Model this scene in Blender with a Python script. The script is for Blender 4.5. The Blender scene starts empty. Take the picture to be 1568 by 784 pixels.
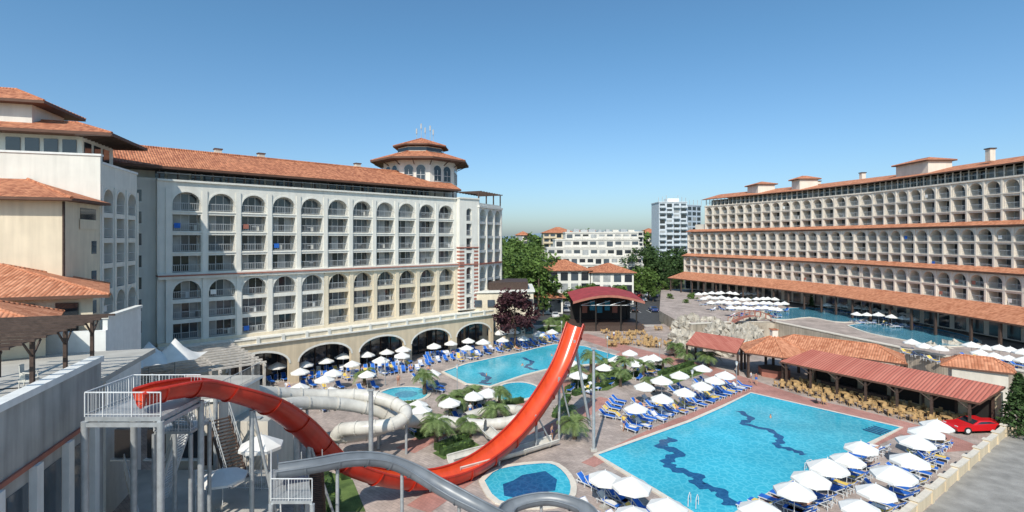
import bpy, math, random
from mathutils import Vector, Matrix
R=random.Random(7)
F=790.0;H=20.0;CX=784.0;HY=366.0
# site survey: ground position of a sighted point at height z
def G(u,v,z=0.0):
    d=(H-z)*F/(v-HY); return Vector(((u-CX)*d/F,d,z))
def DX(u,d): return (u-CX)*d/F
sc=bpy.context.scene
def link(o): sc.collection.objects.link(o); return o
# ---------------------------------------------------------------- materials
def nt(name):
    m=bpy.data.materials.new(name); m.use_nodes=True
    t=m.node_tree; return m,t,t.nodes["Principled BSDF"]
def rgb(c): return (c[0],c[1],c[2],1)
def M(name,c,rough=.7,var=.12,scale=1.2,bump=0,bscale=18,metal=0,c2=None,streak=0,spec=.4):
    m,t,b=nt(name); N=t.nodes; L=t.links
    g=N.new('ShaderNodeNewGeometry')
    n=N.new('ShaderNodeTexNoise'); n.inputs['Scale'].default_value=scale; n.inputs['Detail'].default_value=6
    L.new(g.outputs['Position'],n.inputs['Vector'])
    r=N.new('ShaderNodeValToRGB'); r.color_ramp.elements[0].position=.3; r.color_ramp.elements[1].position=.7
    lo=[x*(1-var) for x in c]; hi=[min(1,x*(1+var)) for x in (c2 or c)]
    r.color_ramp.elements[0].color=rgb(lo); r.color_ramp.elements[1].color=rgb(hi)
    L.new(n.outputs['Fac'],r.inputs['Fac']); out=r.outputs['Color']
    if streak:
        mp=N.new('ShaderNodeMapping'); mp.inputs['Scale'].default_value=(1.3,1.3,.12)
        L.new(g.outputs['Position'],mp.inputs['Vector'])
        n2=N.new('ShaderNodeTexNoise'); n2.inputs['Scale'].default_value=1.5; n2.inputs['Detail'].default_value=8
        L.new(mp.outputs[0],n2.inputs['Vector'])
        mr=N.new('ShaderNodeMapRange'); mr.inputs[1].default_value=.35; mr.inputs[2].default_value=.65
        mr.inputs[3].default_value=1-streak; mr.inputs[4].default_value=1
        L.new(n2.outputs['Fac'],mr.inputs[0])
        mx=N.new('ShaderNodeMix'); mx.data_type='RGBA'; mx.blend_type='MULTIPLY'; mx.inputs[0].default_value=1
        L.new(out,mx.inputs[6]); L.new(mr.outputs[0],mx.inputs[7]); out=mx.outputs[2]
    L.new(out,b.inputs['Base Color'])
    b.inputs['Roughness'].default_value=rough; b.inputs['Metallic'].default_value=metal
    b.inputs['Specular IOR Level'].default_value=spec
    if bump:
        n3=N.new('ShaderNodeTexNoise'); n3.inputs['Scale'].default_value=bscale; n3.inputs['Detail'].default_value=5
        L.new(g.outputs['Position'],n3.inputs['Vector'])
        bp=N.new('ShaderNodeBump'); bp.inputs['Strength'].default_value=bump; bp.inputs['Distance'].default_value=.1
        L.new(n3.outputs['Fac'],bp.inputs['Height']); L.new(bp.outputs[0],b.inputs['Normal'])
    return m
def tiles(name,c1,c2,wu=.3,wv=.45):
    m,t,b=nt(name); N=t.nodes; L=t.links
    uv=N.new('ShaderNodeUVMap'); s=N.new('ShaderNodeSeparateXYZ'); L.new(uv.outputs[0],s.inputs[0])
    def mth(op,a,bv=None):
        x=N.new('ShaderNodeMath'); x.operation=op
        if hasattr(a,'links'): L.new(a,x.inputs[0])
        else: x.inputs[0].default_value=a
        if bv is not None:
            if hasattr(bv,'links'): L.new(bv,x.inputs[1])
            else: x.inputs[1].default_value=bv
        return x.outputs[0]
    u=mth('DIVIDE',s.outputs[0],wu); v=mth('DIVIDE',s.outputs[1],wv)
    cb=N.new('ShaderNodeCombineXYZ'); L.new(mth('FLOOR',u),cb.inputs[0]); L.new(mth('FLOOR',v),cb.inputs[1])
    wn=N.new('ShaderNodeTexWhiteNoise'); wn.noise_dimensions='2D'; L.new(cb.outputs[0],wn.inputs['Vector'])
    g=N.new('ShaderNodeNewGeometry'); no=N.new('ShaderNodeTexNoise'); no.inputs['Scale'].default_value=.5; no.inputs['Detail'].default_value=6
    L.new(g.outputs['Position'],no.inputs['Vector'])
    f=mth('ADD',mth('MULTIPLY',wn.outputs['Value'],.5),mth('MULTIPLY',no.outputs['Fac'],.55))
    r=N.new('ShaderNodeValToRGB'); r.color_ramp.elements[0].position=.25; r.color_ramp.elements[1].position=.85
    r.color_ramp.elements[0].color=rgb(c1); r.color_ramp.elements[1].color=rgb(c2)
    L.new(f,r.inputs['Fac']); L.new(r.outputs[0],b.inputs['Base Color'])
    hgt=mth('ADD',mth('ABSOLUTE',mth('SINE',mth('MULTIPLY',u,math.pi))),mth('MULTIPLY',mth('FRACT',mth('MULTIPLY',v,-1)),.6))
    bp=N.new('ShaderNodeBump'); bp.inputs['Strength'].default_value=.9; bp.inputs['Distance'].default_value=.08
    L.new(hgt,bp.inputs['Height']); L.new(bp.outputs[0],b.inputs['Normal'])
    b.inputs['Roughness'].default_value=.85; b.inputs['Specular IOR Level'].default_value=.2
    return m
def pavers(name,c1,c2,cm,w=.4,h=.2,rot=.7,stain=.25):
    m,t,b=nt(name); N=t.nodes; L=t.links
    g=N.new('ShaderNodeNewGeometry'); mp=N.new('ShaderNodeMapping'); mp.inputs['Rotation'].default_value=(0,0,rot)
    L.new(g.outputs['Position'],mp.inputs['Vector'])
    br=N.new('ShaderNodeTexBrick'); br.inputs['Scale'].default_value=1; br.inputs['Brick Width'].default_value=w; br.inputs['Row Height'].default_value=h
    br.inputs['Mortar Size'].default_value=.012; br.inputs['Color1'].default_value=rgb(c1); br.inputs['Color2'].default_value=rgb(c2); br.inputs['Mortar'].default_value=rgb(cm)
    L.new(mp.outputs[0],br.inputs['Vector'])
    n=N.new('ShaderNodeTexNoise'); n.inputs['Scale'].default_value=.35; n.inputs['Detail'].default_value=9; n.inputs['Roughness'].default_value=.65
    L.new(g.outputs['Position'],n.inputs['Vector'])
    mr=N.new('ShaderNodeMapRange'); mr.inputs[1].default_value=.35; mr.inputs[2].default_value=.65; mr.inputs[3].default_value=1-stain; mr.inputs[4].default_value=1.1
    L.new(n.outputs['Fac'],mr.inputs[0])
    mx=N.new('ShaderNodeMix'); mx.data_type='RGBA'; mx.blend_type='MULTIPLY'; mx.inputs[0].default_value=1
    L.new(br.outputs['Color'],mx.inputs[6]); L.new(mr.outputs[0],mx.inputs[7]); L.new(mx.outputs[2],b.inputs['Base Color'])
    b.inputs['Roughness'].default_value=.85; b.inputs['Specular IOR Level'].default_value=.25
    return m
def water(name,c1,c2):
    m,t,b=nt(name); N=t.nodes; L=t.links
    g=N.new('ShaderNodeNewGeometry')
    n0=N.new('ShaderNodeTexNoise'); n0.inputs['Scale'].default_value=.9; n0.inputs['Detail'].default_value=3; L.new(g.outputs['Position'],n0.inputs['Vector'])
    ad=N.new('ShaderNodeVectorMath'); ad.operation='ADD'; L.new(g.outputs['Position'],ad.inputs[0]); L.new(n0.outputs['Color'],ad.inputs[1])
    vo=N.new('ShaderNodeTexVoronoi'); vo.feature='DISTANCE_TO_EDGE'; vo.inputs['Scale'].default_value=1.6; L.new(ad.outputs[0],vo.inputs['Vector'])  # cell edges paint a pale caustic light web into the water colour
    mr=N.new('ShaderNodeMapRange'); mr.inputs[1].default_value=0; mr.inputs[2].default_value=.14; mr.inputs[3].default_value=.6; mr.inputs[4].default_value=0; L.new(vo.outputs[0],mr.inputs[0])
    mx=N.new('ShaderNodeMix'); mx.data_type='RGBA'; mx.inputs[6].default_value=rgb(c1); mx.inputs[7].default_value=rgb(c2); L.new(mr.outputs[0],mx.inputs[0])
    n1=N.new('ShaderNodeTexNoise'); n1.inputs['Scale'].default_value=.12; n1.inputs['Detail'].default_value=4; L.new(g.outputs['Position'],n1.inputs['Vector'])
    m2=N.new('ShaderNodeMix'); m2.data_type='RGBA'; m2.blend_type='MULTIPLY'; m2.inputs[0].default_value=1
    mr2=N.new('ShaderNodeMapRange'); mr2.inputs[1].default_value=.3; mr2.inputs[2].default_value=.7; mr2.inputs[3].default_value=.78; mr2.inputs[4].default_value=1.1; L.new(n1.outputs['Fac'],mr2.inputs[0])
    L.new(mx.outputs[2],m2.inputs[6]); L.new(mr2.outputs[0],m2.inputs[7]); L.new(m2.outputs[2],b.inputs['Base Color'])
    b.inputs['Roughness'].default_value=.06; b.inputs['IOR'].default_value=1.33
    n2=N.new('ShaderNodeTexNoise'); n2.inputs['Scale'].default_value=3; n2.inputs['Detail'].default_value=4; L.new(g.outputs['Position'],n2.inputs['Vector'])
    bp=N.new('ShaderNodeBump'); bp.inputs['Strength'].default_value=.3; bp.inputs['Distance'].default_value=.06; L.new(n2.outputs['Fac'],bp.inputs['Height']); L.new(bp.outputs[0],b.inputs['Normal'])
    return m
white=M('plaster_white',(.76,.735,.665),.85,.05,.6,.15,30,streak=.10)
cream=M('plaster_cream',(.73,.635,.48),.85,.06,.6,.15,30,streak=.12)
creamy=M('plaster_ochre',(.67,.55,.385),.85,.06,.6,.15,30,streak=.14)
sand=M('plaster_sand',(.64,.585,.50),.85,.07,.5,.15,30,streak=.14)
rose=M('plaster_pale_rose',(.74,.665,.57),.85,.06,.5,.15,30,streak=.12)
shadewall=M('plaster_shaded_grey',(.44,.43,.40),.9,.16,.5,.2,30,streak=.3)  # grey stands in for a building's shadow on the terrace wall
pure=M('white_paint',(.77,.77,.74),.6,.05,2,streak=.10)
brownred=M('red_brown_band',(.36,.14,.10),.8)
terra=tiles('terracotta_tiles',(.32,.11,.06),(.66,.28,.15))
terra2=tiles('terracotta_tiles_orange',(.40,.145,.075),(.68,.31,.18))
redroof=tiles('red_metal_sheet',(.43,.13,.095),(.53,.19,.14),.35,40)
wood=M('dark_wood',(.07,.045,.035),.7,.3,4)
greywood=M('weathered_wood',(.55,.50,.44),.8,.2,3)
fascia=M('fascia_brown',(.12,.06,.04),.7)
glassA=M('window_glass_dark',(.025,.032,.04),.08,.3,.3,spec=.8)
glassB=M('window_glass_curtain',(.32,.33,.33),.2,.25,.8,spec=.7)
glassC=M('window_glass_blue',(.07,.09,.11),.08,.3,.3,spec=.8)
rail=M('railing_grey',(.40,.41,.41),.5)
railw=M('railing_white',(.62,.63,.63),.5)
metal=M('galvanised_steel',(.40,.42,.43),.45,.15,3,metal=.3)
conc=M('concrete',(.43,.41,.37),.85,.15,.8,.2,20)
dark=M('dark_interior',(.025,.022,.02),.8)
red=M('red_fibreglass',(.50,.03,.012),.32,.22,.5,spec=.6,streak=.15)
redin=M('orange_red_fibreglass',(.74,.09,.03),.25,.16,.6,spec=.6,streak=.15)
gslide=M('grey_fibreglass',(.18,.20,.225),.35,.18,.9,streak=.12)
wslide=M('ivory_fibreglass',(.63,.60,.54),.35,.12,.8,streak=.15)
pave=pavers('paving_beige',(.50,.41,.36),(.40,.33,.295),(.27,.22,.20),.6,.3,.7,.34)
pavepink=pavers('paving_pink',(.50,.25,.21),(.43,.21,.175),(.32,.18,.15),.3,.3,.7,.25)
coping=M('coping_stone',(.66,.60,.51),.7,.1,2)
gravel=M('terrace_screed',(.29,.275,.255),.95,.25,.7,.5,12)
asphalt=M('asphalt',(.06,.06,.062),.9,.2,1,.2,30)
grass=M('grass',(.08,.14,.035),.95,.35,.8,.5,12,c2=(.11,.16,.045))
field=M('countryside',(.07,.10,.035),1,.3,.02,c2=(.14,.14,.07))
leaf=M('foliage',(.042,.085,.02),.7,.45,1.4,c2=(.10,.16,.035),spec=.25)
leafd=M('foliage_dark',(.026,.052,.017),.7,.4,1.4,c2=(.055,.095,.03),spec=.2)
leafp=M('foliage_purple',(.035,.014,.018),.7,.4,1.4,c2=(.07,.028,.033),spec=.2)
palmg=M('palm_leaf',(.08,.14,.03),.6,.3,2,c2=(.15,.20,.07))
bark=M('bark',(.12,.085,.06),.9,.3,6,.6,20)
poolw=water('pool_water',(.045,.43,.57),(.14,.61,.72))
poold=water('pool_dark_mosaic',(.012,.085,.21),(.03,.145,.31))
poolm=water('pool_mid_mosaic',(.03,.25,.40),(.08,.40,.54))
pondw=water('pond_water',(.07,.24,.33),(.13,.35,.43))
canvas=M('parasol_canvas',(.77,.755,.72),.85,.07,1.2,streak=.06)
blue=M('blue_mesh_fabric',(.02,.13,.50),.7,.15,3)
yellow=M('yellow_towel',(.74,.52,.12),.9,.1,4)
rock=M('rock',(.42,.38,.32),.95,.4,.9,1.0,4)
stone=pavers('stone_wall_masonry',(.52,.45,.36),(.40,.34,.27),(.26,.22,.18),.7,.3,.0,.35)
chairm=M('rattan_tan',(.48,.31,.14),.7,.15,5)
wicker=M('white_wicker',(.6,.58,.52),.7,.1,5)
tyre=M('tyre',(.02,.02,.02),.9)
skin=M('skin',(.50,.28,.19),.6,.05)
hair=M('hair',(.05,.03,.02),.8)
swim=M('swimwear',(.05,.08,.25),.8)
shirt=M('shirt',(.6,.6,.6),.8)
# ---------------------------------------------------------------- mesh builder
class MB:
    def __init__(s): s.v=[];s.f=[];s.m=[];s.sm=[];s.mats=[]
    def mi(s,m):
        if m not in s.mats: s.mats.append(m)
        return s.mats.index(m)
    def face(s,pts,m,sm=False):
        k=len(s.v); s.v+= [tuple(p) for p in pts]; s.f.append(tuple(range(k,k+len(pts)))); s.m.append(s.mi(m)); s.sm.append(sm)
    def box(s,c,d,m,rot=0,T=None):
        ca,sa=math.cos(rot),math.sin(rot); P=[]
        for z in(-.5,.5):
            for x,y in((-.5,-.5),(.5,-.5),(.5,.5),(-.5,.5)):
                X=x*d[0];Y=y*d[1]
                p=Vector((c[0]+X*ca-Y*sa,c[1]+X*sa+Y*ca,c[2]+z*d[2])); P.append(T@p if T else p)
        for q in((0,1,2,3),(4,5,6,7),(0,1,5,4),(1,2,6,5),(2,3,7,6),(3,0,4,7)): s.face([P[i] for i in q],m)
    def prism(s,poly,z0,z1,m,mt=None):
        n=len(poly)
        for i in range(n):
            a=poly[i];b=poly[(i+1)%n]; s.face([(a[0],a[1],z0),(b[0],b[1],z0),(b[0],b[1],z1),(a[0],a[1],z1)],m)
        s.face([(p[0],p[1],z1) for p in poly],mt or m)
    def sheet(s,poly,z,m): s.face([(p[0],p[1],z) for p in poly],m)
    def grid(s,rows,m,sm=True,closed=False):
        k=len(s.v); n=len(rows[0])
        for r in rows: s.v+=[tuple(p) for p in r]
        mi=s.mi(m)
        for i in range(len(rows)-1):
            for j in range(n if closed else n-1):
                j2=(j+1)%n
                s.f.append((k+i*n+j,k+i*n+j2,k+(i+1)*n+j2,k+(i+1)*n+j)); s.m.append(mi); s.sm.append(sm)
    def beam(s,p,q,r,m,n=6,r2=None):
        p=Vector(p);q=Vector(q);t=(q-p)
        if t.length<1e-6: return
        t.normalize(); a=t.orthogonal().normalized(); b=t.cross(a); r2=r if r2 is None else r2
        rows=[[c+(a*math.cos(2*math.pi*i/n)+b*math.sin(2*math.pi*i/n))*rr for i in range(n)] for c,rr in((p,r),(q,r2))]
        s.grid(rows,m,n>5,True); s.face(rows[0],m); s.face(rows[1],m)
    def obj(s,name,loc=None,rz=0,parent=None):
        me=bpy.data.meshes.new(name); me.from_pydata(s.v,[],s.f)
        for m in s.mats: me.materials.append(m)
        me.polygons.foreach_set('material_index',s.m); me.polygons.foreach_set('use_smooth',s.sm)
        uv=me.uv_layers.new(name='UVMap').data; Z=Vector((0,0,1)); V=me.vertices
        for p in me.polygons:
            n=p.normal
            if abs(n.z)>.97 or n.length<.5: a=Vector((1,0,0)); b=Vector((0,1,0))
            else: a=Z.cross(n).normalized(); b=n.cross(a)
            for li in p.loop_indices:
                co=V[me.loops[li].vertex_index].co; uv[li].uv=(co.dot(a),co.dot(b))
        o=bpy.data.objects.new(name,me); link(o)
        if loc is not None: o.location=loc
        o.rotation_euler[2]=rz
        if parent: o.parent=parent
        return o
def inst(me,name,loc,rz=0,s=1):
    o=bpy.data.objects.new(name,me); link(o); o.location=loc; o.rotation_euler[2]=rz; o.scale=(s,s,s); return o
def empty(name):
    o=bpy.data.objects.new(name,None); link(o); return o
def smoothpath(P,k=6):
    P=[Vector(p) for p in P]; out=[]
    for i in range(len(P)-1):
        p0=P[max(i-1,0)];p1=P[i];p2=P[i+1];p3=P[min(i+2,len(P)-1)]
        for j in range(k):
            t=j/k; out.append(.5*((2*p1)+(p2-p0)*t+(2*p0-5*p1+4*p2-p3)*t*t+(3*p1-p0-3*p2+p3)*t**3))
    out.append(P[-1]); return out
# ---------------------------------------------------------------- world, sun, camera
S=Vector((-.27,-.963,0)).normalized(); EL=math.radians(44)
w=bpy.data.worlds.new("World"); sc.world=w; w.use_nodes=True
wn_=w.node_tree; bg=wn_.nodes['Background']; sk=wn_.nodes.new('ShaderNodeTexSky'); sk.sky_type='NISHITA'; sk.sun_disc=False
sk.sun_elevation=EL; sk.sun_rotation=math.atan2(S.x,S.y); sk.air_density=1.0; sk.dust_density=1.3; sk.ozone_density=2.2
tn=wn_.nodes.new('ShaderNodeMix'); tn.data_type='RGBA'; tn.blend_type='MULTIPLY'; tn.inputs[0].default_value=1
tc=wn_.nodes.new('ShaderNodeTexCoord'); sx=wn_.nodes.new('ShaderNodeSeparateXYZ'); rp_=wn_.nodes.new('ShaderNodeValToRGB')
rp_.color_ramp.elements[0].position=.0; rp_.color_ramp.elements[0].color=(.74,.86,1.0,1); rp_.color_ramp.elements[1].position=.35; rp_.color_ramp.elements[1].color=(.60,.90,1.0,1)
wn_.links.new(tc.outputs['Generated'],sx.inputs[0]); wn_.links.new(sx.outputs[2],rp_.inputs[0])
wn_.links.new(sk.outputs[0],tn.inputs[6]); wn_.links.new(rp_.outputs[0],tn.inputs[7]); wn_.links.new(tn.outputs[2],bg.inputs[0]); bg.inputs[1].default_value=.15
sd=bpy.data.lights.new('sun','SUN'); sd.energy=4.5; sd.angle=math.radians(.5); sd.color=(1,.94,.84)
so=link(bpy.data.objects.new('sun',sd)); dv=Vector((S.x*math.cos(EL),S.y*math.cos(EL),math.sin(EL))); so.rotation_euler=dv.to_track_quat('Z','Y').to_euler()
cd=bpy.data.cameras.new('camera'); cd.sensor_width=36; cd.lens=36*F/1568; cd.shift_y=-26/1568; cd.clip_end=12000; cd.clip_start=.1
co=link(bpy.data.objects.new('camera',cd)); co.location=(0,0,H); co.rotation_euler=(math.pi/2,0,0); sc.camera=co
sc.view_settings.view_transform='Standard'; sc.view_settings.look='None'; sc.view_settings.exposure=0
# ---------------------------------------------------------------- ground
mb=MB(); mb.sheet([(-6000,-500),(6000,-500),(6000,9000),(-6000,9000)],-.02,field); mb.obj('ground')
mb=MB(); mb.sheet([(-75,-10),(110,-10),(110,182),(40,182),(36,122),(-12,118),(-75,60)],0,pave); mb.obj('pool_terrace_paving')
mb=MB(); mb.sheet([(-10,119),(35,121),(44,150),(60,200),(10,210),(-12,160)],.006,asphalt)
for i in range(14):
    mb.sheet([(8+i*2.7,140),(8.12+i*2.7,140),(8.12+i*2.7,145),(8+i*2.7,145)],.012,pure)
mb.obj('car_park')
mb=MB(); mb.box((11.5,118.7,.06),(43,1,.13),conc); mb.obj('kerb')
def path_strip(name,pts,wd,z,m):
    mb=MB(); P=[Vector((p[0],p[1],0)) for p in pts]; L=[];Rr=[]
    for i,p in enumerate(P):
        t=(P[min(i+1,len(P)-1)]-P[max(i-1,0)]).normalized(); n=Vector((-t.y,t.x,0))
        L.append((p+n*wd/2));Rr.append((p-n*wd/2))
    for i in range(len(P)-1): mb.face([(L[i].x,L[i].y,z),(L[i+1].x,L[i+1].y,z),(Rr[i+1].x,Rr[i+1].y,z),(Rr[i].x,Rr[i].y,z)],m)
    return mb.obj(name)
path_strip('brick_path',smoothpath([G(885,512),G(960,535),G(1060,560),G(1130,583),G(1215,612),G(1300,633),G(1400,660),G(1480,690)],5),4.6,.006,pavepink)
path_strip('brick_path',smoothpath([G(620,690),G(700,650),G(800,617),G(880,585),G(960,540)],5),2.4,.010,pavepink)
path_strip('brick_path',smoothpath([G(900,712),G(1000,662),G(1090,625),G(1150,596)],5),1.4,.014,pavepink)
path_strip('brick_path',smoothpath([G(640,780),G(760,700),G(860,650),G(930,610)],5),2.2,.018,pavepink)
path_strip('brick_path',smoothpath([G(1390,655),G(1300,697),G(1215,740),G(1120,800)],5),.9,.022,pavepink)
# ---------------------------------------------------------------- pools
def pool(poly,wm,z=.0,cw=.45,smooth=0):
    P=[Vector((p[0],p[1],0)) for p in poly]
    if smooth:
        P=smoothpath(P+[P[0]],smooth)[:-1]
    n=len(P); mb=MB()
    area=sum(P[i].x*P[(i+1)%n].y-P[(i+1)%n].x*P[i].y for i in range(n)); sg=1 if area>0 else -1
    O=[]
    for i in range(n):
        t=(P[(i+1)%n]-P[i-1]).normalized(); O.append(P[i]+Vector((t.y,-t.x,0))*cw*sg)
    zc=z+.12
    for i in range(n):
        j=(i+1)%n; a,b,d,e=P[i],P[j],O[j],O[i]
        mb.face([(a.x,a.y,zc),(b.x,b.y,zc),(d.x,d.y,zc),(e.x,e.y,zc)],coping)
        mb.face([(e.x,e.y,z),(d.x,d.y,z),(d.x,d.y,zc),(e.x,e.y,zc)],coping)
        mb.face([(a.x,a.y,z),(b.x,b.y,z),(b.x,b.y,zc),(a.x,a.y,zc)],poolm)
    mb.face([(p.x,p.y,z+.04) for p in P],wm)
    return mb
def band(mb,pts,wd,z,m):
    P=smoothpath([Vector((p[0],p[1],0)) for p in pts],7); L=[];Q=[]
    for i,p in enumerate(P):
        t=(P[min(i+1,len(P)-1)]-P[max(i-1,0)]).normalized(); n=Vector((-t.y,t.x,0)); a=wd*(.8+.35*math.sin(i*1.3)); b=wd*(.8+.35*math.sin(i*1.7+2))
        L.append(p+n*a/2);Q.append(p-n*b/2)
    for i in range(len(P)-1): mb.face([(L[i].x,L[i].y,z),(L[i+1].x,L[i+1].y,z),(Q[i+1].x,Q[i+1].y,z),(Q[i].x,Q[i].y,z)],m)
bigp=[G(1150,603),G(1378,656),G(1325,681),G(1262,712),G(1190,748),G(1110,795),G(1085,800),G(1000,748),G(916,698),G(1000,668),G(1058,647),G(1105,626)]
mb=pool(bigp,poolw)
band(mb,[G(1030,672),G(1012,684),G(1040,693),G(1022,706),G(1032,718),G(1068,730),G(1068,742),G(1100,752),G(1120,775)],1.25,.046,poold)
band(mb,[G(1132,630),G(1150,642),G(1138,649),G(1180,660),G(1195,674),G(1190,683),G(1215,690),G(1232,697)],.9,.046,poold)
for k in range(5):
    o=Vector((-.45*k,-.25*k,0))
    A=G(1337,652)+o;B=G(1365,660)+o; nrm=Vector((.2,.35,0))
    mb.face([(A.x,A.y,.05+.004*k),(B.x,B.y,.05+.004*k),(B.x-nrm.x,B.y-nrm.y,.05+.004*k),(A.x-nrm.x,A.y-nrm.y,.05+.004*k)],poold)
def ladder(mb,p,ang):
    for s in(-.28,.28):
        d=Vector((math.cos(ang),math.sin(ang),0)); n=Vector((-d.y,d.x,0))*s
        pts=[p+n-d*.5+Vector((0,0,.1)),p+n-d*.4+Vector((0,0,.8)),p+n+Vector((0,0,.95)),p+n+d*.3+Vector((0,0,.75)),p+n+d*.35+Vector((0,0,.05))]
        for i in range(4): mb.beam(pts[i],pts[i+1],.03,railw,5)
ladder(mb,G(1062,775),1.0); ladder(mb,G(1240,722),2.4)
mb.obj('swimming_pool')
p2=[G(680,570),G(715,558),G(765,547),G(800,540),G(822,534),G(850,528),G(895,531),G(955,549),G(925,556),G(880,560),G(835,566),G(800,575),G(750,592),G(715,588)]
mb=pool(p2,poolw); band(mb,[G(735,571),G(748,580),G(738,586),G(752,588)],1.0,.046,poold); band(mb,[G(800,548),G(815,555),G(806,562),G(822,567)],.9,.046,poold); mb.obj('swimming_pool')
mb=pool([G(580,603),G(605,595),G(640,595),G(655,603),G(640,613),G(600,614)],poolw,smooth=4)
c=G(622,604); mb.sheet([(c.x+1.5*math.cos(t*.6),c.y+1.5*math.sin(t*.6)) for t in range(10)],.046,poolm); mb.obj('paddling_pool')
mb=pool([G(757,602),G(772,590),G(800,587),G(822,594),G(820,606),G(790,614),G(765,612)],poolw,smooth=4); mb.obj('paddling_pool')
mb=pool([G(742,738),G(765,720),G(820,712),G(850,714),G(872,738),G(868,765),G(830,775),G(765,768)],poolw,smooth=3,cw=.5)
mb.sheet([tuple(G(*q))[:2] for q in((770,742),(785,737),(800,728),(835,722),(853,735),(850,752),(825,755),(800,765),(772,760))],.046,poold); mb.obj('paddling_pool')
# ---------------------------------------------------------------- facades
def facade(mb,O,du,n,bw,nb,floors,wm,w0=0,hwf=.39,d=1.4,pil=0,ring=0,rm=None,trim=None,u0=0,npan=3,i0=0,back=None):
    rm=rm or rail; trim=trim or wm; back=back or sand
    def P(u,w_,z): return (O[0]+du[0]*u+n[0]*(w_+w0),O[1]+du[1]*u+n[1]*(w_+w0),z)
    def q(ua,ub,za,zb,w_,m): mb.face([P(ua,w_,za),P(ub,w_,za),P(ub,w_,zb),P(ua,w_,zb)],m)
    for i in range(i0,nb):
        a=u0+i*bw;b=a+bw;c=(a+b)/2;hw=bw*hwf
        for z0,z1,kind in floors:
            zb=z0+.1
            if kind=='a':
                zs=z1-.28-hw; pts=[(c+hw*math.cos(math.pi*k/10),zs+hw*math.sin(math.pi*k/10)) for k in range(11)]
            else: zs=z1-.42; pts=[(c+hw,zs),(c-hw,zs)]
            q(a,c-hw,z0,z1,0,wm); q(c+hw,b,z0,z1,0,wm); q(c-hw,c+hw,z0,zb,0,trim)
            for k in range(len(pts)-1):
                p,r=pts[k],pts[k+1]; mb.face([P(p[0],0,p[1]),P(r[0],0,r[1]),P(r[0],0,z1),P(p[0],0,z1)],wm)
                if ring and kind=='a':
                    f=(hw+ring)/hw; p_=(c+(p[0]-c)*f,zs+(p[1]-zs)*f); r_=(c+(r[0]-c)*f,zs+(r[1]-zs)*f)
                    mb.face([P(p[0],.06,p[1]),P(r[0],.06,r[1]),P(r_[0],.06,r_[1]),P(p_[0],.06,p_[1])],trim)
                    mb.face([P(p_[0],.06,p_[1]),P(r_[0],.06,r_[1]),P(r_[0],0,r_[1]),P(p_[0],0,p_[1])],trim)
            loop=[(c+hw,zb)]+pts+[(c-hw,zb)]
            for k in range(len(loop)-1):
                p,r=loop[k],loop[k+1]; mb.face([P(p[0],0,p[1]),P(r[0],0,r[1]),P(r[0],-d,r[1]),P(p[0],-d,p[1])],wm)
            mb.face([P(c-hw,0,zb),P(c+hw,0,zb),P(c+hw,-d,zb),P(c-hw,-d,zb)],conc)
            q(c-hw-.05,c+hw+.05,zb,z1,-d,back)
            gw=hw*1.75; x0=c-gw/2; pw=gw/npan; top=min(z1-.45,zb+2.25)
            for k in range(npan):
                g=R.choice([glassA,glassA,glassC,glassC,glassB] if R.random()<.82 else [glassB,glassC])
                q(x0+k*pw+.04,x0+(k+1)*pw-.04,zb+.08,top,-d+.05,g)
                q(x0+k*pw-.04,x0+k*pw+.04,zb,top,-d+.08,railw)
            q(x0+gw-.04,x0+gw+.04,zb,top,-d+.08,railw); q(x0,x0+gw,top,top+.09,-d+.09,railw)
            q(c-hw,c+hw,zb+.95,zb+1.03,-.12,rm); q(c-hw,c+hw,zb+.12,zb+.18,-.12,rm)
            nbars=int(2*hw/.22)
            for k in range(1,nbars):
                x=c-hw+2*hw*k/nbars; q(x-.022,x+.022,zb+.181,zb+.949,-.12,rm)
            if R.random()<.05: q(c-hw+.2,c-hw+.9,zb+.4,zb+1.05,-.06,R.choice([pure,blue,canvas,brownred]))
            if R.random()<.4: # balcony table and chair backs
                x=c+R.uniform(-.5,.5)*hw; q(x-.3,x+.3,zb+.7,zb+.76,-.7,railw); q(x+.35,x+.7,zb+.1,zb+.85,-.8,R.choice([railw,wicker,dark]))
    if pil:
        for i in range(i0,nb+1):
            x=u0+i*bw; za=floors[0][0]; zt=floors[-1][1]
            for ua,ub,wa,wb in((x-pil/2,x+pil/2,.14,.14),(x-pil/2,x-pil/2,0,.14),(x+pil/2,x+pil/2,0,.14)):
                mb.face([P(ua,wa,za),P(ub,wb,za),P(ub,wb,zt),P(ua,wa,zt)],trim)
def lbox(mb,O,du,n,u0,u1,w0,w1,z0,z1,m):
    P=lambda u,w_,z:(O[0]+du[0]*u+n[0]*w_,O[1]+du[1]*u+n[1]*w_,z)
    c=[P(u,w_,z) for z in(z0,z1) for u,w_ in((u0,w0),(u1,w0),(u1,w1),(u0,w1))]
    for q in((0,1,2,3),(4,5,6,7),(0,1,5,4),(1,2,6,5),(2,3,7,6),(3,0,4,7)): mb.face([c[i] for i in q],m)
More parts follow.
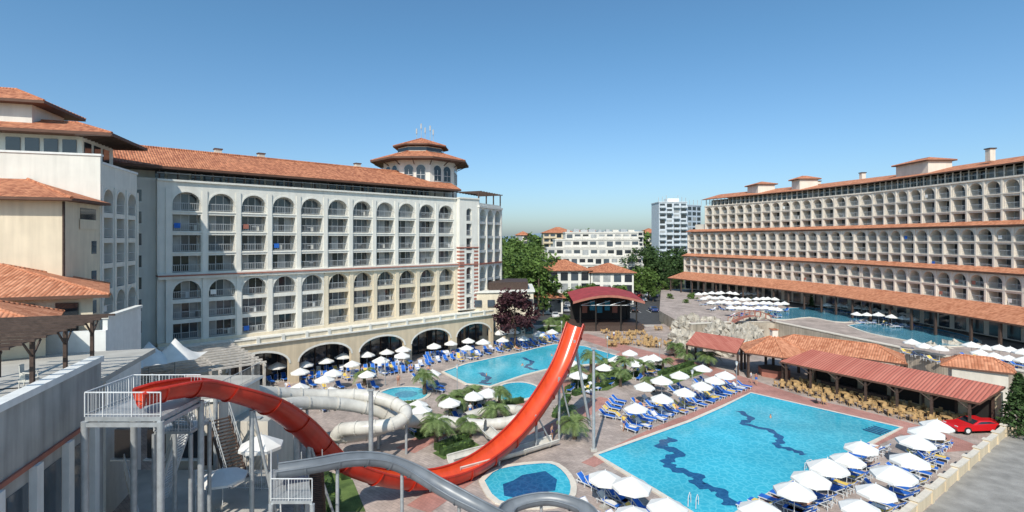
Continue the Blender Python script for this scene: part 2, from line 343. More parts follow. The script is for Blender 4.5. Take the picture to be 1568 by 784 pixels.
def hiproof(mb,poly,z0,z1,m,over=0,thick=.2):
    P=[Vector((p[0],p[1],0)) for p in poly]; c=sum(P,Vector())/len(P)
    P=[p+(p-c).normalized()*over for p in P]
    n=len(P)
    for i in range(n):
        a,b=P[i],P[(i+1)%n]; mb.face([(a.x,a.y,z0),(b.x,b.y,z0),(b.x,b.y,z0-thick),(a.x,a.y,z0-thick)],fascia)
    mb.face([(p.x,p.y,z0-thick) for p in P],fascia)
    if n==4:
        if (P[1]-P[0]).length<(P[2]-P[1]).length: P=P[1:]+P[:1]
        Lg=(P[1]-P[0]).length;Sh=(P[2]-P[1]).length; t=min(.5,(Sh/2)/Lg)
        m1=(P[0]+P[3])/2; m2=(P[1]+P[2])/2; r1=m1.lerp(m2,t); r2=m1.lerp(m2,1-t)
        R1=(r1.x,r1.y,z1);R2=(r2.x,r2.y,z1); v=[(p.x,p.y,z0) for p in P]
        mb.face([v[0],v[1],R2,R1],m);mb.face([v[2],v[3],R1,R2],m);mb.face([v[1],v[2],R2],m);mb.face([v[3],v[0],R1],m)
        mb.beam(R1,R2,.14,m,6)
        for a,b in((v[0],R1),(v[3],R1),(v[1],R2),(v[2],R2)): mb.beam(a,b,.12,m,6)
    else:
        for i in range(n):
            a,b=P[i],P[(i+1)%n]; mb.face([(a.x,a.y,z0),(b.x,b.y,z0),(c.x,c.y,z1)],m); mb.beam((a.x,a.y,z0),(c.x,c.y,z1),.12,m,5)
def ngon(cx,cy,r,n,ph=0): return [(cx+r*math.cos(2*math.pi*i/n+ph),cy+r*math.sin(2*math.pi*i/n+ph)) for i in range(n)]
# ---- main hotel (left)
hotel=empty('hotel_building')
O=(-45.4,66.0); du=(.744,.668); n=(.668,-.744); bw=4.13; nb=11
P=lambda u,w_:(O[0]+du[0]*u+n[0]*w_,O[1]+du[1]*u+n[1]*w_)
mb=MB()
facade(mb,O,du,n,bw,nb,[(15.5,18.2,'r'),(18.2,20.95,'r'),(20.95,23.65,'r'),(23.65,26.5,'a')],white,pil=.62,ring=.22,u0=1.2)
facade(mb,O,du,n,bw,5,[(6.6,9.35,'r'),(9.35,12.0,'r'),(12.0,14.8,'a')],white,pil=.62,ring=.22,u0=1.2,w0=.25)
facade(mb,O,du,n,bw,nb,[(6.6,9.35,'r'),(9.35,12.0,'r'),(12.0,14.8,'a')],cream,pil=.62,ring=.22,u0=1.2,w0=.252,i0=5)
L0=1.2;L1=1.2+bw*nb
for z0,z1,ww,m in((14.8,15.15,.7,white),(15.15,15.32,.85,brownred),(15.32,15.5,.6,white),(26.5,27.5,.0,white),(27.5,27.75,.3,white),(6.2,6.6,.5,cream)):
    lbox(mb,O,du,n,L0-1.2,L1+.3,-1.5,ww,z0,z1,m)
for zz in (18.2,20.95,23.65): lbox(mb,O,du,n,L0,L1,0,.09,zz-.12,zz+.0,white)
lbox(mb,O,du,n,L0-1.2,L0,-1.6,.02,6.6,26.5,white); lbox(mb,O,du,n,L1,L1+.3,-1.6,.02,6.6,26.5,white)
mb.obj('facade',parent=hotel)
mb=MB()
lbox(mb,O,du,n,-9,L1+4.5,-15,-1.7,0,27.6,sand)
lbox(mb,O,du,n,-7,0,-1.7,-1.2,0,27.9,white)
for zz in(8,10.8,13.6,16.4,19.2,22,24.8):
    for uu in(-5.5,-2.6):
        lbox(mb,O,du,n,uu,uu+1.1,-1.2,-1.17,zz,zz+1.5,glassC); lbox(mb,O,du,n,uu-.1,uu+1.2,-1.2,-1.1,zz-.15,zz-.003,pure)
lbox(mb,O,du,n,-8,L1+.3,-12,-2.6,27.6,29.3,white)
for i in range(34):
    u=i*1.38; lbox(mb,O,du,n,u+.1,u+1.15,-2.6,-2.5,27.75,29.1,R.choice([glassA,glassC,glassB]))
for i in range(24): lbox(mb,O,du,n,i*2+.2,i*2+.35,-.3,-.1,27.75,29.0,wood)
lbox(mb,O,du,n,0,L1,-.15,-.05,28.5,28.6,rail)
def roofq(u0,u1,wa,za,wb,zb,m=terra):
    a=P(u0,wa);b=P(u1,wa);c=P(u1,wb);d=P(u0,wb); mb.face([(*a,za),(*b,za),(*c,zb),(*d,zb)],m)
roofq(-7,L1+.8,.9,29.3,-6.5,32.6); roofq(-7,L1+.8,-14,29.3,-6.5,32.6)
lbox(mb,O,du,n,-7,L1+.8,.75,.88,29.0,29.28,fascia); lbox(mb,O,du,n,-7,L1+.8,-14,.74,28.98,29.05,wood)
a=P(-7,-6.5);b=P(L1,-6.5); mb.beam((*a,32.6),(*b,32.6),.2,terra)
for u in(8,14,30): lbox(mb,O,du,n,u,u+.9,-7.5,-6.6,32,33.3,sand); lbox(mb,O,du,n,u-.1,u+1,-7.6,-6.5,33.3,33.45,fascia)
for uu in(L1+.8,-7): 
    a=P(uu,.9);b=P(uu,-14);c=P(uu,-6.5); mb.face([(*a,29.3),(*b,29.3),(*c,32.6)],sand)
mb.obj('roof_and_core',parent=hotel)
mb=MB()
E0=L1+.3;E1=E0+4.6
fl7=[(6.6+2.79*i,6.6+2.79*(i+1),'a' if i in(2,6) else 'r') for i in range(7)]
facade(mb,O,du,n,2.3,1,fl7,white,w0=1.0,hwf=.28,d=.5,u0=E0+1.1,npan=1)
for i in range(36):
    z0=6.6+.35*i
    for (ua,ub) in((E0,E0+1.1),(E0+3.4,E1)): lbox(mb,O,du,n,ua,ub,-1.5,1.0+(.03 if i%2 else 0),z0,z0+.35,(brownred if i%2 else white) if z0<18.2 else white)
for (ua,ub) in((E0,E0+1.1),(E0+3.4,E1)): lbox(mb,O,du,n,ua,ub,-1.5,1.0,19.2,26.13,white)
lbox(mb,O,du,n,E0,E1,-1.5,1.0,26.13,27.6,white); lbox(mb,O,du,n,E0-.1,E1+.1,-1.5,1.2,27.6,27.85,white)
for zz in(15.1,18.3): lbox(mb,O,du,n,E0-.1,E1+.1,-1.4,1.15,zz,zz+.2,brownred)
C=P(E1,1.0); d2=Vector((.40,.917)); n2=(d2.y,-d2.x)
facade(mb,C,(d2.x,d2.y),n2,3.4,3,fl7,white,hwf=.36,d=1.2,pil=.4,back=white)
lbox(mb,C,(d2.x,d2.y),n2,0,10.2,-6,-1.3,0,27,white); lbox(mb,C,(d2.x,d2.y),n2,-.3,10.5,-1.3,.3,26.13,26.5,white); lbox(mb,C,(d2.x,d2.y),n2,-.1,10.3,-1.2,.2,15.0,15.3,brownred)
lbox(mb,C,(d2.x,d2.y),n2,0,10.2,-8,0,26.5,27.0,white)
for i in range(9): lbox(mb,C,(d2.x,d2.y),n2,i*1.2,i*1.2+.12,-5,.6,29.1,29.3,wood)
for i in range(4): lbox(mb,C,(d2.x,d2.y),n2,i*3.3,i*3.3+.2,-.2,0,27.0,29.1,wood)
mb.obj('end_bay',parent=hotel)
# octagonal roof tower
mb=MB(); tx,ty=DX(645,103),103; ph=math.pi/8
o8=ngon(tx,ty,7.4,8,ph); mb.prism(o8,27,34.9,white)
for i in range(8):
    a=Vector(o8[i]).to_3d();b=Vector(o8[(i+1)%8]).to_3d(); t=(b-a).normalized(); nn=Vector((t.y,-t.x,0)); ln=(b-a).length
    for k in range(2):
        cc=a+t*ln*(.3+.4*k)+nn*.06; hw=.85; pts=[(cc-t*hw+Vector((0,0,31))),(cc+t*hw+Vector((0,0,31)))]+[cc+t*hw*math.cos(x*math.pi/8)+Vector((0,0,33+hw*math.sin(x*math.pi/8))) for x in range(9)]
        mb.face(pts,glassA)
        for s in(-1,0,1): mb.beam(cc+t*hw*s*.98+nn*.03+Vector((0,0,31)),cc+t*hw*s*.98+nn*.03+Vector((0,0,33)),.05,railw,4)
        mb.beam(cc-t*hw+nn*.03+Vector((0,0,32)),cc+t*hw+nn*.03+Vector((0,0,32)),.05,railw,4)
mb.prism(ngon(tx,ty,7.7,8,ph),30.2,30.4,white)
hiproof(mb,ngon(tx,ty,9.9,8,ph),35.1,38.4,terra,thick=.35)
mb.prism(ngon(tx,ty,4.6,8,ph),35.5,37.8,sand)
mb.prism(ngon(tx,ty,4.64,8,ph),37.0,37.6,glassA)
for i in range(16):
    p=ngon(tx,ty,9.3,16,0)[i]; q=ngon(tx,ty,7.4,16,0)[i]; mb.beam((*p,34.8),(*q,33.9),.1,wood,4)
hiproof(mb,ngon(tx,ty,5.6,8,ph),38.2,40.1,terra,thick=.25)
for k,(ox,oz) in enumerate(((0,43),(.8,42.2),(1.8,42.6),(-.9,42),(2.4,41.8))):
    mb.beam((tx+ox,ty,39.0),(tx+ox,ty,oz),.05,rail,5); mb.box((tx+ox,ty-.1,oz-.5),(.25,.2,1.0),rail)
mb.obj('octagonal_tower',parent=hotel)
# podium arcade
mb=MB(); w1=6.0; au=9.0
Pw=lambda u,w_,z:(*P(u,w_),z)
ustart=6
for i in range(5):
    a=ustart+i*au;b=a+au;c=(a+b)/2;hw=3.8; zs=2.9; rise=1.9
    pts=[(c+hw*math.cos(math.pi*k/14),zs+rise*math.sin(math.pi*k/14)) for k in range(15)]
    mb.face([Pw(a,w1,0),Pw(c-hw,w1,0),Pw(c-hw,w1,6),Pw(a,w1,6)],creamy); mb.face([Pw(c+hw,w1,0),Pw(b,w1,0),Pw(b,w1,6),Pw(c+hw,w1,6)],creamy)
    for k in range(14):
        p,r=pts[k],pts[k+1]; mb.face([Pw(p[0],w1,p[1]),Pw(r[0],w1,r[1]),Pw(r[0],w1,6),Pw(p[0],w1,6)],creamy)
        mb.face([Pw(p[0],w1,p[1]),Pw(r[0],w1,r[1]),Pw(r[0],w1-.6,r[1]),Pw(p[0],w1-.6,p[1])],creamy)
        f=1.07; p_=(c+(p[0]-c)*f,zs+(p[1]-zs)*1.16); r_=(c+(r[0]-c)*f,zs+(r[1]-zs)*1.16)
        mb.face([Pw(p[0],w1+.07,p[1]),Pw(r[0],w1+.07,r[1]),Pw(r_[0],w1+.07,r_[1]),Pw(p_[0],w1+.07,p_[1])],white)
    for x in(c-hw,c+hw): mb.face([Pw(x,w1,0),Pw(x,w1-.6,0),Pw(x,w1-.6,zs),Pw(x,w1,zs)],creamy)
    for k in range(5): lbox(mb,O,du,n,c-3.6+k*1.8-.06,c-3.6+k*1.8+.06,1.9,2.0,0,4.5,wood)
    lbox(mb,O,du,n,a,b,1.7,1.85,.1,3.8,glassA)
lbox(mb,O,du,n,ustart-6,ustart+5*au,.5,w1-.6,5.3,5.9,cream)
lbox(mb,O,du,n,ustart-6,ustart+5*au+.3,.5,w1+.35,6.0,6.2,white)
lbox(mb,O,du,n,ustart-6,ustart+5*au,w1-.1,w1+.1,6.2,6.75,cream)
lbox(mb,O,du,n,ustart-6,ustart+5*au,w1-.2,w1+.2,6.75,6.87,white)
for i in range(16): lbox(mb,O,du,n,ustart-5.5+i*3.2,ustart-5.1+i*3.2,w1-.25,w1+.25,6.2,7.0,white)
lbox(mb,O,du,n,-4,L1+4,.26,.5,0,6.2,sand); lbox(mb,O,du,n,-4,ustart,.5,w1-.01,0,5.99,cream)
mb.obj('podium_arcade',parent=hotel)
mb=MB()
x0,x1,yy=DX(700,100),DX(817,101),98.5
mb.prism([(x0,yy),(x1,yy+3),(x1,yy+18),(x0,yy+18)],0,9.6,cream); mb.prism([(x0-.3,yy-.3),(x1+.3,yy+2.7),(x1+.3,yy+18),(x0-.3,yy+18)],9.6,9.9,white)
mb.prism([(x0+6,yy+3),(x1-1,yy+5),(x1-1,yy+14),(x0+6,yy+14)],9.9,11.4,wood)
for i in range(6):
    t=(i+.3)/6; bx=x0+(x1-x0)*t; by=yy+3*t-.06
    mb.box((bx+.9,by,3),(1.6,.1,3.2),glassA,.2); mb.box((bx+.9,by,7.6),(1.4,.1,1.3),glassC,.2)
mb.obj('podium_block',parent=hotel)
# ---- left wing
wing=empty('hotel_wing')
dw=Vector((-.30,.954)); dw.normalize(); nw=(dw.y,-dw.x); A=(-42.8,53.8)
mb=MB(); D2=(dw.x,dw.y)
facade(mb,A,D2,nw,3.1,3,[(9,11.8,'r'),(11.8,14.6,'a'),(14.6,17.3,'r'),(17.3,20.0,'r'),(20,22.7,'r'),(22.7,25.6,'a')],white,hwf=.36,d=1.0,pil=.4,ring=.15,back=white)
lbox(mb,A,D2,nw,0,9.3,-1,.02,25.6,27.8,white); lbox(mb,A,D2,nw,0,9.3,-1.1,.15,27.8,28.05,pure)
lbox(mb,A,D2,nw,0,9.3,-20,-1.02,0,27.8,white)
lbox(mb,A,D2,nw,0,9.3,-1,0,0,9,white)
lbox(mb,A,D2,nw,-.4,-.0,-30,0.05,0,28.6,white)
lbox(mb,A,D2,nw,-.5,.1,-30,.15,28.6,28.8,pure)
lbox(mb,A,D2,nw,2,9.5,-28,-2.5,28,30.9,white)
for k in range(3): lbox(mb,A,D2,nw,2.4+k*2.2,3.9+k*2.2,-2.5,-2.42,28.3,30.4,glassA)
for k in range(4): lbox(mb,A,D2,nw,1.9,2,-4.2-k*1.6,-3-k*1.6,28.9,30.5,glassA)
W=lambda u,w_:(A[0]+dw.x*u+nw[0]*w_,A[1]+dw.y*u+nw[1]*w_)
hiproof(mb,[W(.3,.8),W(10.4,.8),W(10.4,-26),W(.3,-26)],31.2,33.0,terra,thick=.3)
for k in range(12):
    a=W(.35+k*.85,.7);b=W(.35+k*.85,-2.4); mb.beam((*a,30.85),(*b,30.8),.07,wood,4)
mb.prism([W(3.6,-7.6),W(10,-7.6),W(10,-24),W(3.6,-24)],31,34.3,white)
hiproof(mb,[W(2.4,-6.0),W(11.4,-6.0),W(11.4,-25),W(2.4,-25)],34.6,36.6,terra,thick=.3)
lbox(mb,A,D2,nw,-7.2,-.41,-30,0.0,0,23.6,cream)
for zz in(12.5,15.5,18.5): lbox(mb,A,D2,nw,-2.2,-1.2,-.02,.04,zz,zz+1.3,glassC)
lbox(mb,A,D2,nw,-4.5,-1.3,-1.0,.04,21.2,23.0,glassA); lbox(mb,A,D2,nw,-4.7,-1.1,.05,.10,20.95,21.9,cream)
p=W(-7.25,-.1); mb.beam((*p,0),(*p,23.4),.1,wood,6)
a,b,c,d=W(-8.4,1.0),W(-.5,1.0),W(-.5,-30),W(-8.4,-30)
e1=W(-.45,-6);e2=W(-.45,-30)
mb.face([(*a,23.7),(*b,23.7),(*e1,26.0)],terra); mb.face([(*a,23.7),(*e1,26.0),(*e2,26.0),(*d,23.7)],terra)
mb.face([(*a,23.45),(*b,23.45),(*c,23.45),(*d,23.45)],fascia)
for s,t in((a,b),(a,d)): mb.face([(*s,23.7),(*t,23.7),(*t,23.45),(*s,23.45)],fascia)
mb.beam((*a,23.7),(*e1,26.0),.15,terra)
mb.obj('wing_upper',parent=wing)
mb=MB(); zc=15.6
core=[(DX(142,41.5),41.5),(DX(142,41.5)-7.2,50),(-54,50),(-47,37)]
mb.prism(core,0,zc-.1,cream)
hiproof(mb,[(DX(168,41),41),(DX(168,41)-7.8,51),(-56,48),(-49,35)],zc,17.8,terra2,thick=.25)
core2=[(DX(70,34.5),34.5),(DX(70,34.5)-5,40),(-42,38),(-38,30)]; mb.prism(core2,0,14.0,cream)
hiproof(mb,[(DX(84,33),33),(DX(84,33)-5.5,40),(-42,38),(-38,28)],14.4,15.9,terra2,thick=.25)
for k in range(3):
    p=Vector((DX(142,41.5),41.5)).lerp(Vector((-47,37)),.12+.2*k); mb.box((p.x+.05,p.y-.08,13.8),(1.5,.1,2.3),glassA,.26)
mb.obj('wing_lower',parent=wing)
T1=(-22.3,28.0); lw=Vector((-.30,.954)); ln_=(lw.y,-lw.x); LW=(lw.x,lw.y)
tw=empty('terrace_wall'); mb=MB()
lbox(mb,T1,LW,ln_,-16,0,-.35,0,0,13.35,shadewall)
lbox(mb,T1,LW,ln_,-16,.1,-.5,.1,13.35,13.65,pure)
lbox(mb,T1,LW,ln_,-16,9.4,-22,-.36,11.9,12.2,conc)
lbox(mb,T1,LW,ln_,0,.25,-8,-.0,0,12.2,shadewall)
for k in range(4): lbox(mb,T1,LW,ln_,-1.4-k*2.6,-.9-k*2.6,0,.28,0,10.4,pure); lbox(mb,T1,LW,ln_,-2.9-k*2.6,-1.5-k*2.6,0,.03,3,9.8,glassC)
lbox(mb,T1,LW,ln_,-16,.05,0,.12,10.4,10.6,brownred)
lbox(mb,(-29,37),LW,ln_,0,6.2,-.3,0,0,14.3,pure); lbox(mb,(-29,37),LW,ln_,-.1,6.3,-.4,.1,14.3,14.5,white)
lbox(mb,(-29,37),LW,ln_,-.3,0,-9,0,0,13.5,pure)
mb.obj('walls',parent=tw)
mb=MB(); zt=15.15
Q=lambda u,w_:(T1[0]+lw.x*u+ln_[0]*w_,T1[1]+lw.y*u+ln_[1]*w_)
for u in(-6,-3,0,3.0):
    for w_ in(-1.6,-6):
        q=Q(u,w_); mb.box((q[0],q[1],(12.2+zt)/2),(.16,.16,zt-12.2),wood,.3)
        if w_>-2:
            for s in(-.7,.7): mb.beam((q[0],q[1],zt-.8),(Q(u+s,w_)[0],Q(u+s,w_)[1],zt-.05),.05,wood,4)
for w_ in(-1.6,-6): lbox(mb,T1,LW,ln_,-7.5,4,w_-.08,w_+.08,zt,zt+.18,wood)
for k in range(13): lbox(mb,T1,LW,ln_,-7.3+k*.93,-7.2+k*.93,-7.2,-.8,zt+.18,zt+.30,wood)
mb.obj('pergola')
def chair_mesh(m):
    mb=MB()
    for x in(-.22,.22):
        for y in(-.22,.22): mb.beam((x,y,0),(x*.95,y*.95,.42),.022,m,5)
    mb.box((0,0,.44),(.5,.48,.06),m)
    rows=[[Vector((.26*math.cos(a)*s,.24*math.sin(a)*s+.02,z)) for a in [math.pi*(k/8) for k in range(9)]] for z,s in((.45,1),(.7,1.05),(.92,1.1))]
    mb.grid(rows[:2],m); mb.grid([rows[1][2:7],rows[2][2:7]],m)
    for x in(-.26,.26): mb.beam((x,-.2,.46),(x,-.15,.66),.02,m,5); mb.beam((x,-.2,.66),(x*1.05,.1,.7),.03,m,5)
    return mb
mb=chair_mesh(wicker); o=mb.obj('wicker_chair',loc=(*Q(-1.2,-2.6),12.2),rz=2.0); o.scale=(1.3,1.3,1.6)
mb=MB()
g0=Vector((-39,50,0)); gd=Vector((.744,.668,0)); gn=Vector((.668,-.744,0)); zt=6.6; ga=math.atan2(gd.y,gd.x)
for k in range(11):
    w_=-9.6+k*1.4; a=g0+gn*w_; b=g0+gd*13+gn*w_; mid=(a+b)/2; mb.box((mid.x,mid.y,zt+.22),(13,.26,.18),greywood,ga)
for u in(0.3,4.4,8.5,12.7):
    a=g0+gd*u+gn*(-10); b=g0+gd*u+gn*5; mid=(a+b)/2; mb.box((mid.x,mid.y,zt),(.22,15,.24),greywood,ga)
    for w_ in(-9.5,-4.5,.5,4.7):
        q=g0+gd*u+gn*w_; mb.box((q.x,q.y,zt/2-.06),(.24,.24,zt-.12),greywood,ga)
mb.obj('pergola')
mb=MB()
for k,(u,v) in enumerate(((192,552),(228,546),(268,540))):
    c=G(u,v,9.0); r=2.0; z0=8.7; rows=[]
    for i in range(9):
        row=[]
        for j in range(9):
            x=(i/4-1);y=(j/4-1); q=max(0,1-math.hypot(x,y)); row.append(Vector((c.x+x*r,c.y+y*r,z0+1.7*q**1.6-.35*(1-abs(x))*(abs(y)>.99)-.35*(1-abs(y))*(abs(x)>.99))))
        rows.append(row)
    mb.grid(rows,canvas)
    mb.beam((c.x,c.y,0),(c.x,c.y,10.3),.06,metal)
mb.obj('shade_sail')
# ---------------------------------------------------------------- right hotel
rh=empty('hotel_building'); RP=[(62,178),(78.5,140),(84,120),(87,88),(88,62)]
mb=MB(); mr=MB()
for s in range(4):
    a=Vector(RP[s]);b=Vector(RP[s+1]); d=(b-a); Ls=d.length; d.normalize(); nn=(d.y,-d.x)
    if nn[0]>0: nn=(-nn[0],-nn[1])
    nb_=max(1,round(Ls/3.2)); bw_=Ls/nb_; k0=2 if s==0 else 0; ua=k0*bw_
    dd=(d.x,d.y); O_=(a.x,a.y); kw=dict(hwf=.38,d=1.8,pil=.35,ring=.12,npan=2,trim=rose)
    facade(mb,O_,dd,nn,bw_,nb_,[(22.6,25.3,'r'),(25.3,28.0,'r'),(28.0,30.7,'a')],rose,w0=0,i0=k0,**kw)
    facade(mb,O_,dd,nn,bw_,nb_,[(14.4,16.95,'r'),(16.95,19.5,'r'),(19.5,22.1,'a')],rose,w0=1.6,**kw)
    facade(mb,O_,dd,nn,bw_,nb_,[(8.8,11.3,'r'),(11.3,13.9,'a')],rose,w0=3.2,**kw)
    lbox(mb,O_,dd,nn,ua-(.6 if k0==0 else 0),Ls+.6,-14,-1.85,0,31,rose); lbox(mb,O_,dd,nn,-.3,Ls,-13.9,-1.86,0,25,rose)
    if k0: lbox(mb,O_,dd,nn,ua-.2,ua,-1.9,.02,22.6,30.7,rose)
    lbox(mb,O_,dd,nn,-.3,Ls+.3,-1.8,1.6,13.95,14.4,rose); lbox(mb,O_,dd,nn,-.3,Ls+.3,-1.8,.1,22.1,22.6,rose)
    lbox(mb,O_,dd,nn,0,Ls,-1.9,3.1,3,8.8,rose)
    for zz,ww in((25.3,0),(28.0,0),(16.95,1.6),(19.5,1.6),(11.3,3.2)): lbox(mb,O_,dd,nn,ua if ww==0 else 0,Ls,ww+.005,ww+.17,zz-.1,zz+.08,rose)
    for k in range(nb_): lbox(mb,O_,dd,nn,k*bw_+.5,(k+1)*bw_-.5,3.1,3.15,3.2,6.5,glassA)
    lbox(mb,O_,dd,nn,ua-.3,Ls+.3,-1.8,.25,30.7,31.0,rose)
    for k in range(k0*2,nb_*2): lbox(mb,O_,dd,nn,k*bw_/2,k*bw_/2+.16,-.4,-.2,31.0,33.0,rose); lbox(mb,O_,dd,nn,k*bw_/2+.3,(k+1)*bw_/2-.1,-2.55,-2.5,31.2,32.8,R.choice([glassA,glassC,glassB]))
    lbox(mb,O_,dd,nn,ua,Ls+.5,-12,-2.6,31,33,rose); lbox(mb,O_,dd,nn,ua,Ls,-.35,-.25,31.9,32.0,rail)
    def rq(wa,za,wb,zb,m,e=.6,us=0):
        f=lambda u,w_,z:(a.x+d.x*u+nn[0]*w_,a.y+d.y*u+nn[1]*w_,z)
        mr.face([f(us-e,wa,za),f(Ls+e,wa,za),f(Ls+e,wb,zb),f(us-e,wb,zb)],m); mr.face([f(us-e,wa,za-.25),f(Ls+e,wa,za-.25),f(Ls+e,wa,za),f(us-e,wa,za)],fascia)
        mr.face([f(us-e,wa,za-.25),f(Ls+e,wa,za-.25),f(Ls+e,wb,zb-.3),f(us-e,wb,zb-.3)],wood)
    rq(.8,33.2,-7,35.2,terra2,us=ua); rq(-14,33.2,-7,35.2,terra2,us=ua)
    rq(2.3,22.5,.0,23.3,terra2); rq(4.0,14.3,1.5,15.1,terra2); rq(10.5,7.0,3.1,8.9,terra2,0)
    for k in range(int(Ls/5)): 
        q=(a.x+d.x*(k*5+1)+nn[0]*10,a.y+d.y*(k*5+1)+nn[1]*10); mb.box((q[0],q[1],4.8),(.35,.35,4.2),wood)
for (u,yv,ww) in((1145,158,7),(1385,112,9),(1210,143,4)):
    x=DX(u,yv)
    mb.box((x+4,yv,35.0),(5,ww,3.0),rose); hiproof(mr,[(x+.8,yv-ww/2-.5),(x+7.2,yv-ww/2-.5),(x+7.2,yv+ww/2+.5),(x+.8,yv+ww/2+.5)],36.5,37.4,terra2)
for yv in(131,96,150): mb.box((RP[2][0]+5,yv,35.6),(1.0,1.0,2.2),rose); mb.box((RP[2][0]+5,yv,36.8),(1.3,1.3,.2),wood)
mb.obj('walls',parent=rh); mr.obj('roofs',parent=rh)
# ---------------------------------------------------------------- raised terrace on the right
tp=[(35,101),(53,104),(60.5,76),(66,60),(72,48),(112,48),(112,180),(52,180),(36,126)]
mb=MB(); mb.prism(tp,0.01,2.5,stone,pave); mb.obj('upper_terrace')
mb=MB(); pts=[(35,101),(44,103.5),(53,104),(60.5,76),(66,60)]
for i in range(4):
    a=Vector(pts[i]);b=Vector(pts[i+1]); d=(b-a).normalized(); nn=(-d.y,d.x); L=(b-a).length
    if nn[1]>0: nn=(-nn[0],-nn[1])
    lbox(mb,a,(d.x,d.y),nn,0,L,-.5,.2,0,3.3,stone); lbox(mb,a,(d.x,d.y),nn,-.1,L+.1,-.6,.3,3.3,3.45,coping)
mb.obj('stone_wall')
Z=2.5
pool([G(*q,Z) for q in((1170,477),(1215,472),(1275,474),(1325,483),(1312,492),(1280,493),(1240,486),(1200,490),(1175,486))],pondw,z=Z,smooth=3).obj('lagoon_pool')
pool([G(*q,Z) for q in((1300,499),(1350,494),(1420,502),(1490,518),(1492,528),(1440,530),(1380,520),(1330,510))],pondw,z=Z,smooth=3).obj('lagoon_pool')
mb=MB(); mb.sheet([tuple(G(*q,Z))[:2] for q in((1275,463),(1568,505),(1568,520),(1420,495),(1330,482),(1265,470))],Z+.02,grass); mb.obj('lawn')
def rockblob(mb,c,r,seed):
    rr=random.Random(seed); rows=[]
    ph=[rr.uniform(0,6) for _ in range(8)]
    for i in range(7):
        th=math.pi*i/6*.62+.02; row=[]
        for j in range(12):
            p=2*math.pi*j/12; k=1+.24*math.sin(3*p+ph[0]+i)+.18*math.sin(5*p+ph[1]-2*i)+rr.uniform(-.2,.2)
            row.append(Vector((c[0]+r*k*math.sin(th)*math.cos(p),c[1]+r*k*math.sin(th)*math.sin(p),c[2]+r*1.1*k*math.cos(th))))
        rows.append(row)
    mb.grid(rows,rock,False,True)
mb=MB()
for i in range(75):
    u=R.uniform(1035,1165); v=R.uniform(505,545); g=G(u,v); rockblob(mb,(g.x,g.y,R.uniform(.0,2.6)),R.uniform(.5,1.8),i)
for i in range(18):
    g=G(R.uniform(1395,1530),R.uniform(560,585)); rockblob(mb,(g.x,g.y+6,R.uniform(0,1.5)),R.uniform(.7,1.5),i+99)
mb.obj('rock_waterfall')
mb=MB(); a=G(1118,492,3.6);b=G(1185,490,3.6); rows=[]
for i in range(9):
    t=i/8; p=a.lerp(b,t); zz=3.2+1.4*math.sin(math.pi*t); rows.append([Vector((p.x,p.y-1,zz)),Vector((p.x,p.y+1,zz))])
    if i<8:
        for s in(-1,1): mb.beam((p.x,p.y+s,zz),(p.x,p.y+s,zz+1),.07,brownred,5)
mb.grid(rows,brownred,False)
for s in(0,1): 
    for i in range(8): mb.beam(rows[i][s]+Vector((0,0,1)),rows[i+1][s]+Vector((0,0,1)),.07,brownred,5)
mb.obj('footbridge')
# ---------------------------------------------------------------- poolside restaurant
mb=MB()
def mono(mb,f0,f1,b0,b1,m,th=.22):
    mb.face([f0,f1,b1,b0],m)
    dn=Vector((0,0,-th)); 
    for p,q in((f0,f1),(f1,b1),(b1,b0),(b0,f0)): mb.face([p,q,q+dn,p+dn],fascia)
    mb.face([p+dn for p in(f0,f1,b1,b0)],wood)
f0,f1,b1,b0=G(1194,553,3.3),G(1500,617,3.3),G(1540,592,4.6),G(1243,535,4.6)
mono(mb,f0,f1,b0,b1,redroof)
for k in range(7):
    t=(k+.2)/6.5; p=f0.lerp(f1,t)+(b0-f0)*.06; q=b0.lerp(b1,t)*.97+f0.lerp(f1,t)*.03
    for r,z in((p,3.05),(q,4.2)): mb.box((r.x,r.y,z/2),(.22,.22,z),wood,.5)
    mb.beam((p.x,p.y,2.3),(f0.lerp(f1,t+.04).x,f0.lerp(f1,t+.04).y,3.1),.06,wood,4); mb.beam((p.x,p.y,2.3),(f0.lerp(f1,t-.04).x,f0.lerp(f1,t-.04).y,3.1),.06,wood,4)
a=Vector((b0.x+.2,b0.y+.6,0)); b=Vector((b1.x+.2,b1.y+.6,0)); mid=(a+b)/2; ang=math.atan2(b.y-a.y,b.x-a.x)
mb.box((mid.x,mid.y,1.9),((b-a).length,.4,3.8),creamy,ang)
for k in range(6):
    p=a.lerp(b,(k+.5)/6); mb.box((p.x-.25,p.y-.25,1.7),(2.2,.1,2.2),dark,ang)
p=a.lerp(b,.3); mb.box((p.x-1.5,p.y-1.5,.55),(8,.7,1.1),wood,ang)
mb.obj('restaurant_canopy')
mb=MB()
r=[G(1180,528,4.2),G(1385,556,4.2)]
hiproof(mb,[tuple(q)[:2] for q in(r[0],r[1],Vector((r[1].x+3.4,r[1].y+5,0)),Vector((r[0].x+3.4,r[0].y+5,0)))],4.1,5.6,terra2,over=.3)
for q in(r[0],r[1],r[0].lerp(r[1],.5)): mb.box((q.x+.8,q.y+.8,2),(.3,.3,4),wood)
c=G(1185,537,3.6); hx=ngon(c.x,c.y,5.2,6,.3); hiproof(mb,hx,3.7,5.9,terra2)
for p in ngon(c.x,c.y,4.6,6,.3): mb.box((p[0],p[1],1.75),(.3,.3,3.5),wood)
mb.prism(ngon(c.x,c.y,2.2,6,.3),0,1.1,brownred,wood)
mb.box((c.x,c.y,6.2),(.8,.8,1.0),rose); mb.box((c.x,c.y,6.75),(1,1,.12),terra2)
f0_,f1_=G(1050,527,3.3),G(1128,541,3.3)
mono(mb,f0_,f1_,f0_+Vector((3.2,4.5,1.2)),f1_+Vector((3.2,4.5,1.2)),redroof)
